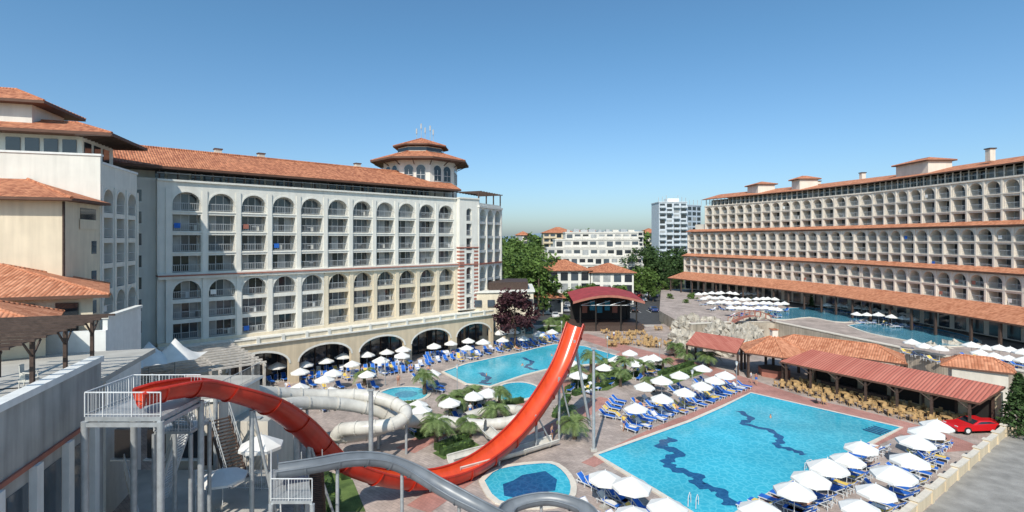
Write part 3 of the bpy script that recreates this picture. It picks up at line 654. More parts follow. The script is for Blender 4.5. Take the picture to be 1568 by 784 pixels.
for p in(f0_,f1_): 
    mb.box((p.x+.3,p.y+.3,1.55),(.25,.25,3.1),wood); mb.box((p.x+3,p.y+4,2.0),(.25,.25,4.0),wood)
g=G(1440,572,3.6); hiproof(mb,[(g.x,g.y),(g.x+5.5,g.y-4),(g.x+8,g.y-1),(g.x+2.5,g.y+3)],4.6,5.8,terra2)
mb.box((g.x+4,g.y-.5,2.2),(5,3.4,4.4),sand,-.6)
mb.obj('restaurant_pavilion')
# stage
mb=MB()
mb.box((DX(925,116),117,.6),(16,10,1.2),wood)
for x in(885,908,945,968):
    for y in(112,121): mb.beam((DX(x,116),y,0),(DX(x,116),y,6.6),.16,dark,6)
mb.box((DX(925,116),121.2,3.8),(14,.4,5.2),dark)
for i in range(5): mb.box((DX(900+12*i,116),120.9,3.8+.6*(i%2)),(1.2,.1,2.2),R.choice([brownred,wood,poolm]))
rows=[]
for i in range(9):
    t=i/8; x=DX(873,116)+(DX(978,116)-DX(873,116))*t; rows.append([Vector((x,110.5,6.6+1.4*math.sin(math.pi*t))),Vector((x,122.5,7.4+1.4*math.sin(math.pi*t)))])
stred=M('stage_red_membrane',(.36,.05,.05),.7,.2,.6,streak=.2)
mb.grid(rows,stred)
for i in range(8): mb.face([rows[i][0],rows[i+1][0],rows[i+1][0]-Vector((0,0,.5)),rows[i][0]-Vector((0,0,.5))],brownred)
for i in range(4): 
    for s in(0,1): mb.beam((DX(885+i*22,116),112,5.6),(DX(885+(i+1)*22,116),112,6.6 if s else 5.6),.08,metal,5)
mb.obj('stage')
# ---------------------------------------------------------------- slides
def U(mb,path,r,mi,mo,a0=-10,a1=190,lip=.12,k=6,n=14,r1=None):
    P=smoothpath(path,k); ins=[];outs=[]
    for i,p in enumerate(P):
        t=(P[min(i+1,len(P)-1)]-P[max(i-1,0)]).normalized(); s=t.cross(Vector((0,0,1))).normalized(); u=s.cross(t).normalized()
        ri=r if r1 is None else r+(r1-r)*min(1,i/(len(P)*.6))
        def ring(rr): return [p+(s*math.cos(math.radians(a))-u*math.sin(math.radians(a)))*rr for a in [a0+(a1-a0)*q/n for q in range(n+1)]]
        ins.append(ring(ri)); outs.append(ring(ri+.07))
    mb.grid(ins,mi); mb.grid(outs,mo)
    for j in(0,n):
        for i in range(len(P)-1): mb.beam((ins[i][j]+outs[i][j])/2,(ins[i+1][j]+outs[i+1][j])/2,lip*.6,mo,6)
    for e in(0,-1): mb.grid([ins[e],outs[e]],mo)
    for i in range(0,len(P),4):
        t=(P[min(i+1,len(P)-1)]-P[max(i-1,0)]).normalized()
        c=P[i]; rr=[c+(q-c)*1.09-t*.04 for q in outs[i]]; r2=[c+(q-c)*1.09+t*.04 for q in outs[i]]
        mb.grid([outs[i],rr,r2,outs[i]],mo,False)
    return P
def zp(u,v,d,dz=0): return Vector((DX(u,d),d,H-(v-HY)*d/F+dz))
mb=MB()
rp=[zp(212,602,23.5),zp(258,590,24.5),zp(320,585,26.5),zp(400,606,29),zp(455,640,32),zp(500,682,35),zp(550,712,37),zp(615,728,39.5),zp(675,726,41.5),zp(722,710,43.3),zp(764,682,45.3),zp(800,647,47.6),zp(834,600,49.8),zp(861,552,51.7),zp(881,495,53.4)]
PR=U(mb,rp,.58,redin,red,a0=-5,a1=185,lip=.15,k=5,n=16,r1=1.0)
for i in(14,22,40,50,58,64):
    p=PR[i]; mb.beam((p.x,p.y,0),(p.x,p.y,p.z-1.0),.13,metal,8)
    if p.z>4: mb.beam((p.x+1.6,p.y+1.4,0),(p.x+.1,p.y,p.z-1.1),.09,metal,6)
p=PR[-3]
mb.beam((p.x+2.2,p.y+2,0),(p.x+.4,p.y+.6,p.z-.6),.16,metal,8)
mb.obj('red_water_slide')
mb=MB()
gp=[zp(425,716,27),zp(480,708,27.6),zp(540,698,28.6),zp(590,700,29.4),zp(632,716,29.8),zp(676,742,29.6),zp(722,767,29),zp(775,792,28.8),zp(840,812,29.5),zp(900,800,31.5),zp(893,775,33.5),zp(840,760,34.5),zp(785,771,34),zp(770,793,32.5)]
PG=U(mb,gp,.5,gslide,gslide,a0=0,a1=180,lip=.1,k=5,n=12)
for i in(8,18,28,50,56):
    p=PG[i]; mb.beam((p.x,p.y,0),(p.x,p.y,p.z-.55),.1,metal,8)
mb.obj('grey_water_slide')
def tube(mb,path,r,m,k=6,n=14):
    P=smoothpath(path,k); rows=[]
    for i,p in enumerate(P):
        t=(P[min(i+1,len(P)-1)]-P[max(i-1,0)]).normalized(); s=t.cross(Vector((0,0,1))).normalized(); u=s.cross(t)
        rows.append([p+(s*math.cos(2*math.pi*a/n)+u*math.sin(2*math.pi*a/n))*r for a in range(n)])
        if i%4==0:
            rr=[[p+t*d+(q-p)*1.12 for q in rows[-1]] for d in(-.06,.06)]; mb.grid(rr,m,False,True)
            for a in (0,1):
                mb.grid([rows[-1],rr[a]],m,False,True)
    mb.grid(rows,m,True,True)
    return P
for path,r in(
  ([zp(388,600,44),zp(440,604,47),zp(500,606,49),zp(560,606,50),zp(604,618,49.5),zp(622,634,48),zp(600,650,47),zp(560,655,46.5),zp(525,658,47),zp(520,668,47.5),zp(560,664,48.5),zp(600,650,50),zp(650,643,52),zp(700,648,52.5),zp(742,652,52)],.6),
  ([zp(410,628,42),zp(450,618,45),zp(515,618,48),zp(575,628,50),zp(612,642,51),zp(680,650,53),zp(740,650,54),zp(785,645,54.5),zp(802,633,55.5),zp(785,628,57),zp(740,632,57.5),zp(712,640,56)],.58)):
    mb=MB(); P_=tube(mb,path,r,wslide)
    for i in range(8,len(P_),11): mb.beam((P_[i].x,P_[i].y,0),(P_[i].x,P_[i].y,P_[i].z-r),.13,metal,8)
    mb.obj('white_tube_slide')
mb=MB(); U(mb,[G(690,700,.7),G(735,688,.7),G(790,676,.7),G(838,664,.7)],.55,wslide,wslide,a0=0,a1=180); U(mb,[G(700,712,.7),G(745,700,.7),G(800,685,.7),G(850,670,.7)],.55,wslide,wslide,a0=0,a1=180); U(mb,[zp(742,652,52),G(760,668,1.2),G(790,676,.75)],.55,wslide,wslide,a0=0,a1=180)
mb.obj('splash_trough')
mb=MB(); g=G(909,690); mb.beam((g.x,g.y,0),(g.x,g.y,9.6),.17,metal,10,.13); mb.box((g.x,g.y,.1),(.6,.6,.2),conc); mb.box((g.x,g.y,9.65),(.5,.5,.12),metal)
mb.obj('light_mast')
mb=MB(); h=3.2; mb.beam((0,0,0),(0,0,h),.05,metal,8,.04); mb.beam((0,0,0),(0,0,.5),.09,metal,8); mb.beam((0,0,h),(0,0,h+.4),.1,canvas,10,.18); mb.beam((0,0,h+.4),(0,0,h+.55),.22,metal,10,.05)
LPm=mb.obj('street_lamp',loc=G(1128,596))
for u,v in((1010,560),(930,548),(700,602),(860,520),(590,590),(1060,612)): inst(LPm.data,'street_lamp',G(u,v))
# ---------------------------------------------------------------- slide tower, decks, stairs
def railing(mb,pts,h=1.1,m=None,step=.16):
    m=m or rail
    for i in range(len(pts)-1):
        a=Vector(pts[i]);b=Vector(pts[i+1]); L=(b-a).length
        mb.beam(a+Vector((0,0,h)),b+Vector((0,0,h)),.03,m,5); mb.beam(a+Vector((0,0,.12)),b+Vector((0,0,.12)),.018,m,4)
        k=int(L/step)
        for j in range(k+1):
            p=a.lerp(b,j/max(k,1)); mb.beam(p,p+Vector((0,0,h)),.03 if j%8==0 else .009,m,4)
def stairs(mb,a,b,wd,m=metal):
    a=Vector(a);b=Vector(b); nst=int(abs(a.z-b.z)/.18); h=Vector((b.x-a.x,b.y-a.y,0)); dirn=h.normalized(); ang=math.atan2(dirn.y,dirn.x); sd_=Vector((-dirn.y,dirn.x,0))
    for i in range(nst):
        p=a.lerp(b,(i+.5)/nst); mb.box((p.x,p.y,p.z),(h.length/nst*1.25,wd,.05),m,ang)
    for s in(-.5,.5):
        mb.beam(a+sd_*wd*s,b+sd_*wd*s,.09,m,4); mb.beam(a+sd_*wd*s+Vector((0,0,1)),b+sd_*wd*s+Vector((0,0,1)),.03,rail,5); mb.beam(a+sd_*wd*s+Vector((0,0,.55)),b+sd_*wd*s+Vector((0,0,.55)),.02,rail,5)
        for i in range(0,nst+1,3):
            p=a.lerp(b,i/nst)+sd_*wd*s; mb.beam(p,p+Vector((0,0,1)),.022,rail,4)
tower=empty('slide_tower'); mb=MB()
def deckp(u0,u1,d0,d1): return [(DX(u0,d0),d0),(DX(u1,d0),d0),(DX(u1,d0),d1),(DX(u0,d0),d1)]
dk=deckp(130,246,23.2,26.2); mb.prism(dk,11.8,12.0,metal); mb.sheet(dk,11.8,metal); railing(mb,[(*p,12.0) for p in(dk[1],dk[0],dk[3],dk[2])],m=railw) 
for p in dk: mb.beam((*p,0),(*p,11.8),.15,metal,8)
for a,b in((0,1),(1,2),(2,3),(3,0)): mb.beam((*dk[a],11.65),(*dk[b],11.65),.12,metal,4)
d2k=[(DX(236,27.5),27.5),(DX(292,27.5),27.5),(DX(292,27.5),29.2),(DX(236,27.5),29.2)]; mb.prism(d2k,9.6,9.75,metal); railing(mb,[(*p,9.75) for p in(d2k[0],d2k[1],d2k[2])],m=railw)
for p in d2k: mb.beam((*p,0),(*p,9.6),.11,metal,8)
stairs(mb,(DX(240,26.4),26.7,12.0),(DX(282,28.3),28.3,9.75),1.0)
stairs(mb,(DX(288,30.2),30.2,9.5),(DX(246,30.2),30.2,4.6),1.1,railw)
stairs(mb,(DX(344,37),36.3,7.4),(DX(366,34.5),34.3,3.95),1.3,wood)
mb.beam((DX(330,36.5),36.5,0),(DX(330,36.5),36.5,8.8),.15,metal,8)
mb.obj('platform_and_stairs',parent=tower)
mb=MB()
ld=[(DX(222,26),26),(DX(432,26.5),26.5),(DX(425,36),36),(DX(190,36),36)]
mb.prism(ld,3.6,3.9,conc,conc); railing(mb,[(*p,3.9) for p in(ld[3],ld[0],ld[1],ld[2])],step=.14,m=railw)
mb.prism([(DX(235,26.8),27),(DX(425,27),27),(DX(418,35.5),35.5),(DX(205,35.5),35.5)],0,3.59,sand)
railing(mb,[(DX(300,33.5),33.5,3.9),(DX(420,33),33,3.9)],step=.14,m=railw); railing(mb,[(DX(300,30),30,3.9),(DX(300,33.5),33.5,3.9)],step=.14,m=railw)
d3=[(DX(415,25.5),25.5),(DX(478,25.5),25.5),(DX(470,29),29),(DX(415,29),29)]
mb.prism(d3,6.9,7.05,metal); railing(mb,[(*p,7.05) for p in(d3[1],d3[0],d3[3])],step=.14,m=railw)
for p in d3: mb.beam((*p,0),(*p,6.9),.13,metal,8)
stairs(mb,(DX(470,28.5),29.2,7.0),(DX(480,33),33.5,1.5),1.1,wood)
mb.obj('lower_deck',parent=tower)
for (u,v,d) in((455,628,33),(395,640,39),(568,598,44)):
    mb=MB(); z=H-(v-HY)*d/F; mb.beam((DX(u,d),d,0),(DX(u,d),d,z),.2,metal,10); mb.box((DX(u,d),d,z+.03),(.5,.5,.06),metal); mb.obj('steel_column')
mb=MB()
mb.prism([(-24.5,36.5),(DX(335,37),37),(DX(335,37),43),(-27,43)],0,8.4,sand,conc); mb.prism([(-24.7,36.3),(DX(335,37)+.2,36.8),(DX(335,37)+.2,43.2),(-27.2,43.2)],8.4,8.6,pure,conc)
mb.prism([(DX(335,37),38.5),(DX(395,37),38.5),(DX(395,37),43),(DX(335,37),43)],0,6.4,sand,conc)
for u in(190,240,290): mb.box((DX(u,36.6),36.7,5.5),(1.3,.3,2.0),glassA); mb.box((DX(u,36.6),36.55,4.4),(1.6,.4,.1),pure)
mb.box((DX(320,36.9),36.9,4.9),(1.0,.2,2.1),wood)
railing(mb,[(-24.6,36.4,8.6),(DX(335,37),36.9,8.6),(DX(335,37),43,8.6)],step=.2)
mb.obj('service_building')
# ---------------------------------------------------------------- furniture
def parasol_mesh():
    mb=MB(); n=8; r=1.38
    rows=[[Vector((rr*math.cos(2*math.pi*(i+.5)/n),rr*math.sin(2*math.pi*(i+.5)/n),z)) for i in range(n)] for rr,z in((.02,2.98),(.35,2.86),(r*.6,2.62),(r,2.34),(r*1.01,2.17))]
    mb.grid(rows,canvas,False,True)
    for i in range(n): mb.beam((0,0,2.75),rows[3][i]-Vector((0,0,.03)),.015,railw,4)
    mb.beam((0,0,0),(0,0,3.0),.03,railw,6); mb.box((0,0,.07),(.6,.6,.14),conc); mb.beam((0,0,2.95),(0,0,3.1),.04,railw,6)
    return mb.obj('parasol')
def lounger_mesh(fab,towel=None):
    mb=MB()
    for s in(-.31,.31): mb.box((.0,s,.33),(1.95,.05,.06),railw)
    for x in(-.85,.1,.85):
        for s in(-.31,.31): mb.box((x,s,.15),(.05,.05,.30),railw)
    mb.box((-.3,0,.37),(1.3,.56,.05),fab)
    a=math.radians(38); T=Matrix.Translation((.35,0,.38))@Matrix.Rotation(-a,4,'Y')
    mb.box((.36,0,0),(.74,.56,.05),fab,T=T)
    for s in(-.31,.31): mb.box((.36,s,0),(.78,.04,.06),railw,T=T)
    mb.beam((.85,-.25,.34),(.75,-.25,.7),.02,railw,4); mb.beam((.85,.25,.34),(.75,.25,.7),.02,railw,4)
    if towel: mb.box((-.2,0,.405),(1.0,.5,.02),towel); mb.box((.4,0,.035),(.6,.5,.02),towel,T=T)
    return mb.obj('sun_lounger')
PAR=parasol_mesh(); LG=[lounger_mesh(blue),lounger_mesh(blue,yellow),lounger_mesh(blue,canvas)]
PAR.location=G(1013,612)
for i,l in enumerate(LG): l.location=G(1000+12*i,626); l.rotation_euler[2]=2.4
def par(u,v,z=0,top=2.5,s=None):
    g=G(u,v,z+top); s=s or R.uniform(.92,1.08); o=inst(PAR.data,'parasol',(g.x,g.y,z),R.uniform(0,.8),s); o.rotation_euler[0]=R.uniform(-.04,.04); o.rotation_euler[1]=R.uniform(-.04,.04); return o,g
def lounge(x,y,rz,z=0):
    inst(R.choices([l.data for l in LG],[6,1.3,2.0])[0],'sun_lounger',(x,y,z),rz+R.uniform(-.1,.1))
def set_(u,v,rz,z=0,nl=2,s=None):
    o,g=par(u,v,z,s=s)
    d=Vector((math.cos(rz),math.sin(rz),0)); nn=Vector((-d.y,d.x,0))
    for k in range(nl):
        o2=(k-(nl-1)/2)*1.0+ (.45 if k>=nl/2 else -.45); p=g+nn*o2+d*R.uniform(-.3,.1); lounge(p.x,p.y,rz,z)
A1=math.radians(-50)
for u,v in((1320,682),(1296,698),(1268,716),(1240,729),(1216,748),(1165,776),(1432,648),(1418,662),(1400,676),(1392,704),(1368,726),(1341,747),(1316,771)): set_(u,v,A1,nl=3)
for u,v in((925,726),(966,742),(1020,772),(970,781)): set_(u,v,math.radians(130),nl=3)
for u,v in((975,621),(1013,606),(1048,597),(1075,587),(1093,579),(1110,571),(1041,571),(1075,561),(986,588),(926,560),(885,571),(875,553),(970,553),(990,547),(965,538),(1000,545),(943,548)): set_(u,v,math.radians(130 if u>970 else 60),s=.92)
for u,v in((645,622),(690,612),(725,603),(747,598),(662,567),(562,540),(592,535),(540,553),(525,543),(500,548),(467,553),(460,566),(425,557),(497,578),(458,588),(510,568),(563,568),(583,549),(618,533),(665,527),(690,522),(717,518),(715,528),(740,522),(770,517),(800,514),(825,509),(845,505),(640,612),(507,594),(615,541),(765,508),(785,506)): set_(u,v,math.radians(130),nl=R.choice([2,2,3]),s=R.uniform(.82,.95))
def row(u0,v0,u1,v1,n,rz,z=0):
    a=G(u0,v0,z);b=G(u1,v1,z)
    for i in range(n):
        if R.random()<.06: continue
        p=a.lerp(b,i/(n-1)); lounge(p.x,p.y,math.radians(rz),z)
row(412,582,540,577,13,110); row(560,568,655,560,10,110); row(655,548,710,543,8,110); row(745,538,850,520,15,120); row(560,574,640,568,8,110); row(640,582,672,600,4,150)
row(430,574,545,568,11,110); row(660,556,735,545,8,115); row(760,530,850,513,12,120); row(900,603,930,584,4,130)
row(930,640,948,617,5,140); row(965,658,1000,640,6,140); row(1010,640,1120,592,16,140); row(1075,618,1140,594,9,140); row(955,645,990,630,4,140)
row(1230,752,1345,690,12,-50); row(1345,755,1440,680,11,130); row(1150,784,1215,760,5,-50); row(1395,735,1450,690,7,130); row(900,745,960,775,6,130)
for r_,(u0,v0,u1,v1,n_,nl_) in enumerate(((1068,447,1165,446,11,1),(1078,453,1185,455,12,1),(1090,459,1200,462,12,1),(1120,467,1190,469,8,1),(1270,462,1568,497,22,1),(1310,476,1400,484,6,2),(1430,480,1560,498,9,2),(1490,524,1568,533,5,2),(1500,536,1568,545,4,2),(1395,518,1440,527,3,2))):
    for i in range(n_):
        t=i/(n_-1); u=u0+(u1-u0)*t+R.uniform(-3,3); v=v0+(v1-v0)*t+R.uniform(-1,1)
        set_(u,v,math.radians(R.choice([170,100,40])),z=2.5,s=R.uniform(.76,.86),nl=nl_)
for (u,v,d) in((400,672,34),(341,725,31)):
    z=H-(v-HY)*d/F; o=inst(PAR.data,'parasol',(DX(u,d),d,3.9),.3,1.0); o.scale=(1,1,(z+.25-3.9)/2.95)
mb=MB(); mb.box((0,0,.74),(.8,.8,.05),chairm); mb.beam((0,0,0),(0,0,.71),.05,dark,6); mb.box((0,0,.03),(.5,.5,.05),dark); TB=mb.obj('dining_table',loc=G(1250,617)); 
CH=chair_mesh(chairm).obj('dining_chair',loc=G(1262,620))
def dining(x,y,z=0,a=None):
    a=R.uniform(0,1.5) if a is None else a; inst(TB.data,'dining_table',(x,y,z),a)
    for k in range(4):
        t=a+k*math.pi/2; inst(CH.data,'dining_chair',(x+.75*math.cos(t),y+.75*math.sin(t),z),t-math.pi/2+R.uniform(-.2,.2))
f0g=Vector((f0.x,f0.y,0));f1g=Vector((f1.x,f1.y,0)); bk=Vector((b0.x-f0.x,b0.y-f0.y,0))
for i in range(9):
    for j in(-.15,.25,.6):
        p=f0g.lerp(f1g,(i+.5)/10.2)+bk*j; dining(p.x,p.y)
for i in range(40):
    u=R.uniform(925,1050); v=R.uniform(503,532); g=G(u,v); dining(g.x,g.y)
# ---------------------------------------------------------------- near parapet and roof terrace (bottom right)
mb=MB(); a=G(1538,652,1.0); b=G(1375,790,1.0); a.z=b.z=0; d=(b-a).normalized(); L=(b-a).length+4; nn=Vector((-d.y,d.x,0)); D3=(d.x,d.y);N3=(nn.x,nn.y)
lbox(mb,a,D3,N3,0,L,-.15,.15,0,.9,creamy); lbox(mb,a,D3,N3,0,L,-.22,.22,.9,1.0,coping)
for k in range(int(L/3.2)+1): lbox(mb,a,D3,N3,k*3.2,k*3.2+.45,-.25,.25,0,1.12,creamy); lbox(mb,a,D3,N3,k*3.2-.06,k*3.2+.51,-.3,.3,1.12,1.2,coping)
mb.obj('parapet_wall')
mb=MB(); mb.sheet([(a.x+.4,a.y+.2),(a.x+26,a.y-2),(a.x+26,a.y-40),(b.x+.4,b.y-15),(b.x+.4,b.y)],.008,gravel); mb.obj('gravel_terrace')
mb=MB()
lbox(mb,(a.x+.5,a.y+.3),(.98,-.2),(-.2,-.98),0,14,-.2,.2,0,.9,creamy); lbox(mb,(a.x+.5,a.y+.3),(.98,-.2),(-.2,-.98),0,14,-.26,.26,.9,1.02,coping); mb.obj('low_wall')
# ---------------------------------------------------------------- vehicles
def car_mesh(paint,open_=False):
    mb=MB(); prof=[(-2.1,.35),(-2.15,.65),(-2.0,.82),(-1.2,.92),(-.55,1.38),(.65,1.42),(1.35,1.0),(2.05,.9),(2.15,.6),(2.1,.35)]
    if open_: prof=[(-2.2,.3),(-2.28,.55),(-2.1,.72),(-.9,.82),(-.2,1.16),(.7,1.15),(1.4,.88),(2.15,.85),(2.2,.55),(2.15,.3)]
    def w_(z): return .86 if z<.95 else (.86-(z-.9)*.45)
    rows=[[Vector((x,s*w_(z),z)) for x,z in prof] for s in(-1,1)]
    mb.grid([rows[0],rows[1]],paint,False); mb.face(rows[0],paint); mb.face(rows[1],paint); mb.box((0,0,.30),(4.1,1.6,.12),tyre)
    e=.012
    for i,j in((3,4),(5,6)):
        a,b=prof[i],prof[j]; n_=Vector((-(b[1]-a[1]),0,b[0]-a[0])).normalized()*e
        pa=[Vector((a[0]+(b[0]-a[0])*t,s*(w_(a[1]+(b[1]-a[1])*t)-.08),a[1]+(b[1]-a[1])*t))+n_ for t,s in((.12,-1),(.12,1),(.92,1),(.92,-1))]; mb.face(pa,glassA)
    zt=prof[4][1]
    for s in(-1,1):
        mb.face([Vector((prof[3][0]+.35,s*(.86+e),.9)),Vector((prof[4][0]+.05,s*(w_(zt-.1)+.02),zt-.08)),Vector((prof[5][0]-.05,s*(w_(zt-.1)+.02),zt-.08)),Vector((prof[6][0]-.2,s*(.86+e),.93))],glassA)
        for x in(-1.35,1.35):
            mb.beam((x,s*.7,.33),(x,s*.9,.33),.33,tyre,14); mb.beam((x,s*.9,.33),(x,s*.915,.33),.19,railw,10)
        mb.box((-2.13,s*.6,.66),(.06,.3,.14),railw); mb.box((2.13,s*.6,.7),(.06,.28,.12),brownred)
    return mb
carp=[M('car_paint_%s'%k,c,.25,.02,spec=.7) for k,c in(('white',(.6,.6,.6)),('silver',(.3,.31,.33)),('black',(.02,.02,.022)),('blue',(.03,.06,.18)),('red',(.35,.02,.02)))]
cm=[car_mesh(p).obj('parked_car',loc=(12+i*2.7,142,.012),rz=math.pi/2).data for i,p in enumerate(carp)]
for (x0,y0,k) in((28,142,5),(8,152,9),(20,165,9),(30,178,8),(0,131,5)):
    for i in range(k):
        if R.random()<.85: inst(R.choice(cm),'parked_car',(x0+i*2.75,y0+i*.1,.012),math.pi/2+R.choice([0,math.pi]))
redp=M('red_car_paint',(.62,.015,.02),.2,.02,spec=.8)
mb=car_mesh(redp,True); g=G(1492,660); o=mb.obj('sports_car',loc=(g.x,g.y,0.02),rz=math.radians(4)); o.scale=(1.25,1.1,1.15)
# ---------------------------------------------------------------- vegetation
def leafc(mb,c,r,n,size,m,rr=R,flat=.8):
    for _ in range(n):
        d=Vector((rr.gauss(0,1),rr.gauss(0,1),rr.gauss(0,1))); d.normalize(); p=Vector(c)+Vector((d.x,d.y,d.z*flat))*r*(rr.random()**.45)
        a=Vector((rr.uniform(-1,1),rr.uniform(-1,1),rr.uniform(-.6,.6))).normalized(); b=a.orthogonal().normalized(); b.rotate(Matrix.Rotation(rr.uniform(0,6.3),3,a)); s=size*rr.uniform(.6,1.3)
        mb.face([p-a*s,p+b*s*.55,p+a*s,p-b*s*.55],m)
def tree_mesh(seed,h=8,cr=2.8,m=leaf,clumps=26,per=70,size=.26):
    rr=random.Random(seed); mb=MB(); th=h*.35
    mb.beam((0,0,0),(.1,.05,th),.2,bark,8,.14); mb.beam((.1,.05,th),(0,.1,h*.75),.14,bark,7,.05)
    for i in range(clumps):
        a=rr.uniform(0,6.3); zz=rr.uniform(0,1); rad=cr*(.25+.75*math.sin(math.pi*(zz*.8+.15)))*rr.uniform(.4,1); c=Vector((rad*math.cos(a),rad*math.sin(a),h*.38+zz*h*.56))
        if i<12: mb.beam((.05,.05,th*rr.uniform(.8,1.6)),c,.06,bark,5,.02)
        leafc(mb,c,cr*rr.uniform(.25,.42),per,size,m,rr)
    return mb
T=[tree_mesh(1).obj('tree',loc=G(852,478)),tree_mesh(2,7,2.4).obj('tree',loc=G(905,470)),tree_mesh(3,9,3,leafd).obj('tree',loc=G(1030,450))]
TP=tree_mesh(4,9.5,3.6,leafp,38,100,.3).obj('purple_leaf_tree',loc=(DX(788,93),93,0)); TP.scale=(1.12,1.12,1.12)
for u,v,k,s in((838,470,0,.8),(868,462,1,.8),(890,460,0,.7),(820,458,2,1.1),(1000,440,2,1),(985,443,0,1.1),(1040,440,1,1),(865,500,1,.4),(1015,455,1,.8),(955,492,1,.4),(1050,478,0,.45),(832,484,1,.7),(846,446,2,1.0),(875,448,0,.9),(925,446,2,.8),(1060,470,1,.6),(1025,470,0,.5),(1000,462,1,.7),(828,470,1,.9)): inst(T[k].data,'tree',G(u,v),R.uniform(0,6),s)
def conifer(h,r,seed):
    rr=random.Random(seed); mb=MB(); mb.beam((0,0,0),(0,0,h*.9),.16,bark,7,.04)
    for i in range(60):
        t=i/60; z=.5+t*(h-.6); rad=r*(1-t)**.8
        for j in range(5): a=rr.uniform(0,6.3); leafc(mb,(rad*.7*math.cos(a),rad*.7*math.sin(a),z),rad*.4+.12,9,.2,leafd,rr,.6)
    return mb
g=G(1560,668); conifer(6.5,1.7,5).obj('conifer_tree',loc=g)
CO=conifer(5,.9,8).obj('cypress_tree',loc=G(1245,470,2.5))
for u,v in((1255,468),(1300,474),(1420,486),(1500,497)): inst(CO.data,'cypress_tree',G(u,v,2.5),1,R.uniform(.5,.8))
def palm_mesh(seed,h=2.2,fr=26,L=2.0):
    rr=random.Random(seed); mb=MB()
    rows=[]
    for i in range(9):
        z=h*i/8; r=.22-.05*i/8+(.03 if i%2 else 0); rows.append([Vector((r*math.cos(a*.785),r*math.sin(a*.785),z)) for a in range(8)])
    mb.grid(rows,bark,False,True)
    for k in range(fr):
        a=rr.uniform(0,6.3); up=rr.uniform(.15,1.2); pts=[]
        d=Vector((math.cos(a),math.sin(a),0)); l=L*rr.uniform(.8,1.1)
        for i in range(8):
            t=i/7; pts.append(Vector((0,0,h))+d*l*t*math.cos(up*.5)+Vector((0,0,l*(up*t-1.0*t*t*(.7+up*.35)))))
        sd=Vector((-d.y,d.x,0))
        for i in range(7):
            mb.beam(pts[i],pts[i+1],.018,palmg,4)
            for j in(0,.33,.66):
                p=pts[i].lerp(pts[i+1],j); fwd=(pts[i+1]-pts[i]).normalized(); ll=.5*math.sin(math.pi*min(.95,(i+j+.8)/8.2))+.08
                for s in(-1,1): q=p+sd*s*ll+fwd*ll*.6-Vector((0,0,.12)); mb.face([p,p+fwd*.08,q],palmg)
    return mb
PM=[palm_mesh(1).obj('palm_tree',loc=G(690,640)),palm_mesh(2,1.6).obj('palm_tree',loc=G(758,650))]
for u,v,s in((728,623,.9),(765,630,.8),(905,572,1),(957,578,1),(985,580,.9),(880,590,1),(1015,568,.9),(950,592,.8),(915,590,.8),(880,672,.9),(702,634,1.1),(558,590,1),(650,604,.9),(840,505,1),(862,512,.9),(1050,556,.9),(870,650,.7),(640,655,1),(668,686,.9),(720,668,.9),(1085,562,.9),(1000,600,.8),(930,575,1),(1035,548,.8)): inst(R.choice(PM).data,'palm_tree',G(u,v),R.uniform(0,6),s*R.uniform(1.0,1.25))
def hedge(name,pts,wd=.9,h=.75,m=leaf):
    mb=MB(); P=[Vector(p) for p in pts]
    for i in range(len(P)-1):
        a,b=P[i],P[i+1]; L=(b-a).length; d=(b-a)/L; nn=Vector((-d.y,d.x,0)); mid=(a+b)/2
        mb.box((mid.x,mid.y,h*.4),(L,wd*.8,h*.8),leafd,math.atan2(d.y,d.x))
        for k in range(int(L*34)):
            p=a+d*R.uniform(0,L)+nn*R.uniform(-.5,.5)*wd; leafc(mb,(p.x,p.y,R.uniform(.15,h)),.08,2,.11,m)
    mb.obj(name)
for pts in(((632,662),(668,652)),((640,668),(680,658)),((668,690),(715,672)),((676,698),(722,682)),((868,600),(905,580)),((878,606),(925,592)),((925,592),(975,575)),((905,582),(950,570)),((975,575),(1010,565)),((1010,575),(1060,558)),((1015,585),(1080,566)),((510,784),(494,728)),((640,640),(655,630)),((850,640),(870,610)),((840,492),(885,485)),((740,628),(800,616)),((590,625),(640,622)),((530,735),(512,700))):
    hedge('hedge',[G(*p) for p in pts])
def bed(pts):
    mb=MB(); mb.sheet([tuple(G(*p))[:2] for p in pts],.026,grass); mb.obj('planting_bed')
bed(((860,602),(905,576),(985,572),(930,598))); bed(((625,662),(672,648),(690,660),(642,674))); bed(((662,694),(715,670),(735,682),(680,704))); bed(((1000,578),(1062,556),(1088,568),(1020,592))); bed(((820,505),(880,480),(885,492),(850,512))); bed(((475,784),(482,715),(540,735),(560,784)))
def belt(name,items,m=leaf,size=.9,per=34):
    mb=MB()
    for x,y,h,r in items:
        mb.beam((x,y,0),(x,y,h*.6),.3,bark,5,.15)
        for k in range(14):
            a=R.uniform(0,6.3); q=r*R.random()**.5; leafc(mb,(x+q*math.cos(a),y+q*math.sin(a),h*R.uniform(.3,.95)),r*.42,per,size,m)
    mb.obj(name)
belt('tree_belt',[(DX(R.uniform(738,828),y),y,R.uniform(13,20),R.uniform(4,6)) for y in [R.uniform(135,230) for _ in range(50)]],size=.55)
belt('tree_belt',[(DX(R.uniform(962,1045),y),y,R.uniform(10,17),R.uniform(3.5,5.5)) for y in [R.uniform(195,245) for _ in range(30)]],leafd,size=.55)
belt('tree_belt',[(DX(R.uniform(560,1130),y),y,R.uniform(17,26),R.uniform(6,11)) for y in [R.uniform(300,620) for _ in range(150)]],leaf,size=1.5,per=16)
belt('tree_belt',[(DX(R.uniform(835,1000),y),y,R.uniform(5,10),R.uniform(2.5,3.5)) for y in [R.uniform(150,205) for _ in range(26)]],leaf,size=.5)
hill=M('distant_hills',(.20,.28,.35),1,.1,.003)  # blue-grey of aerial haze put into the base colour
mb=MB(); rows=[[],[]]
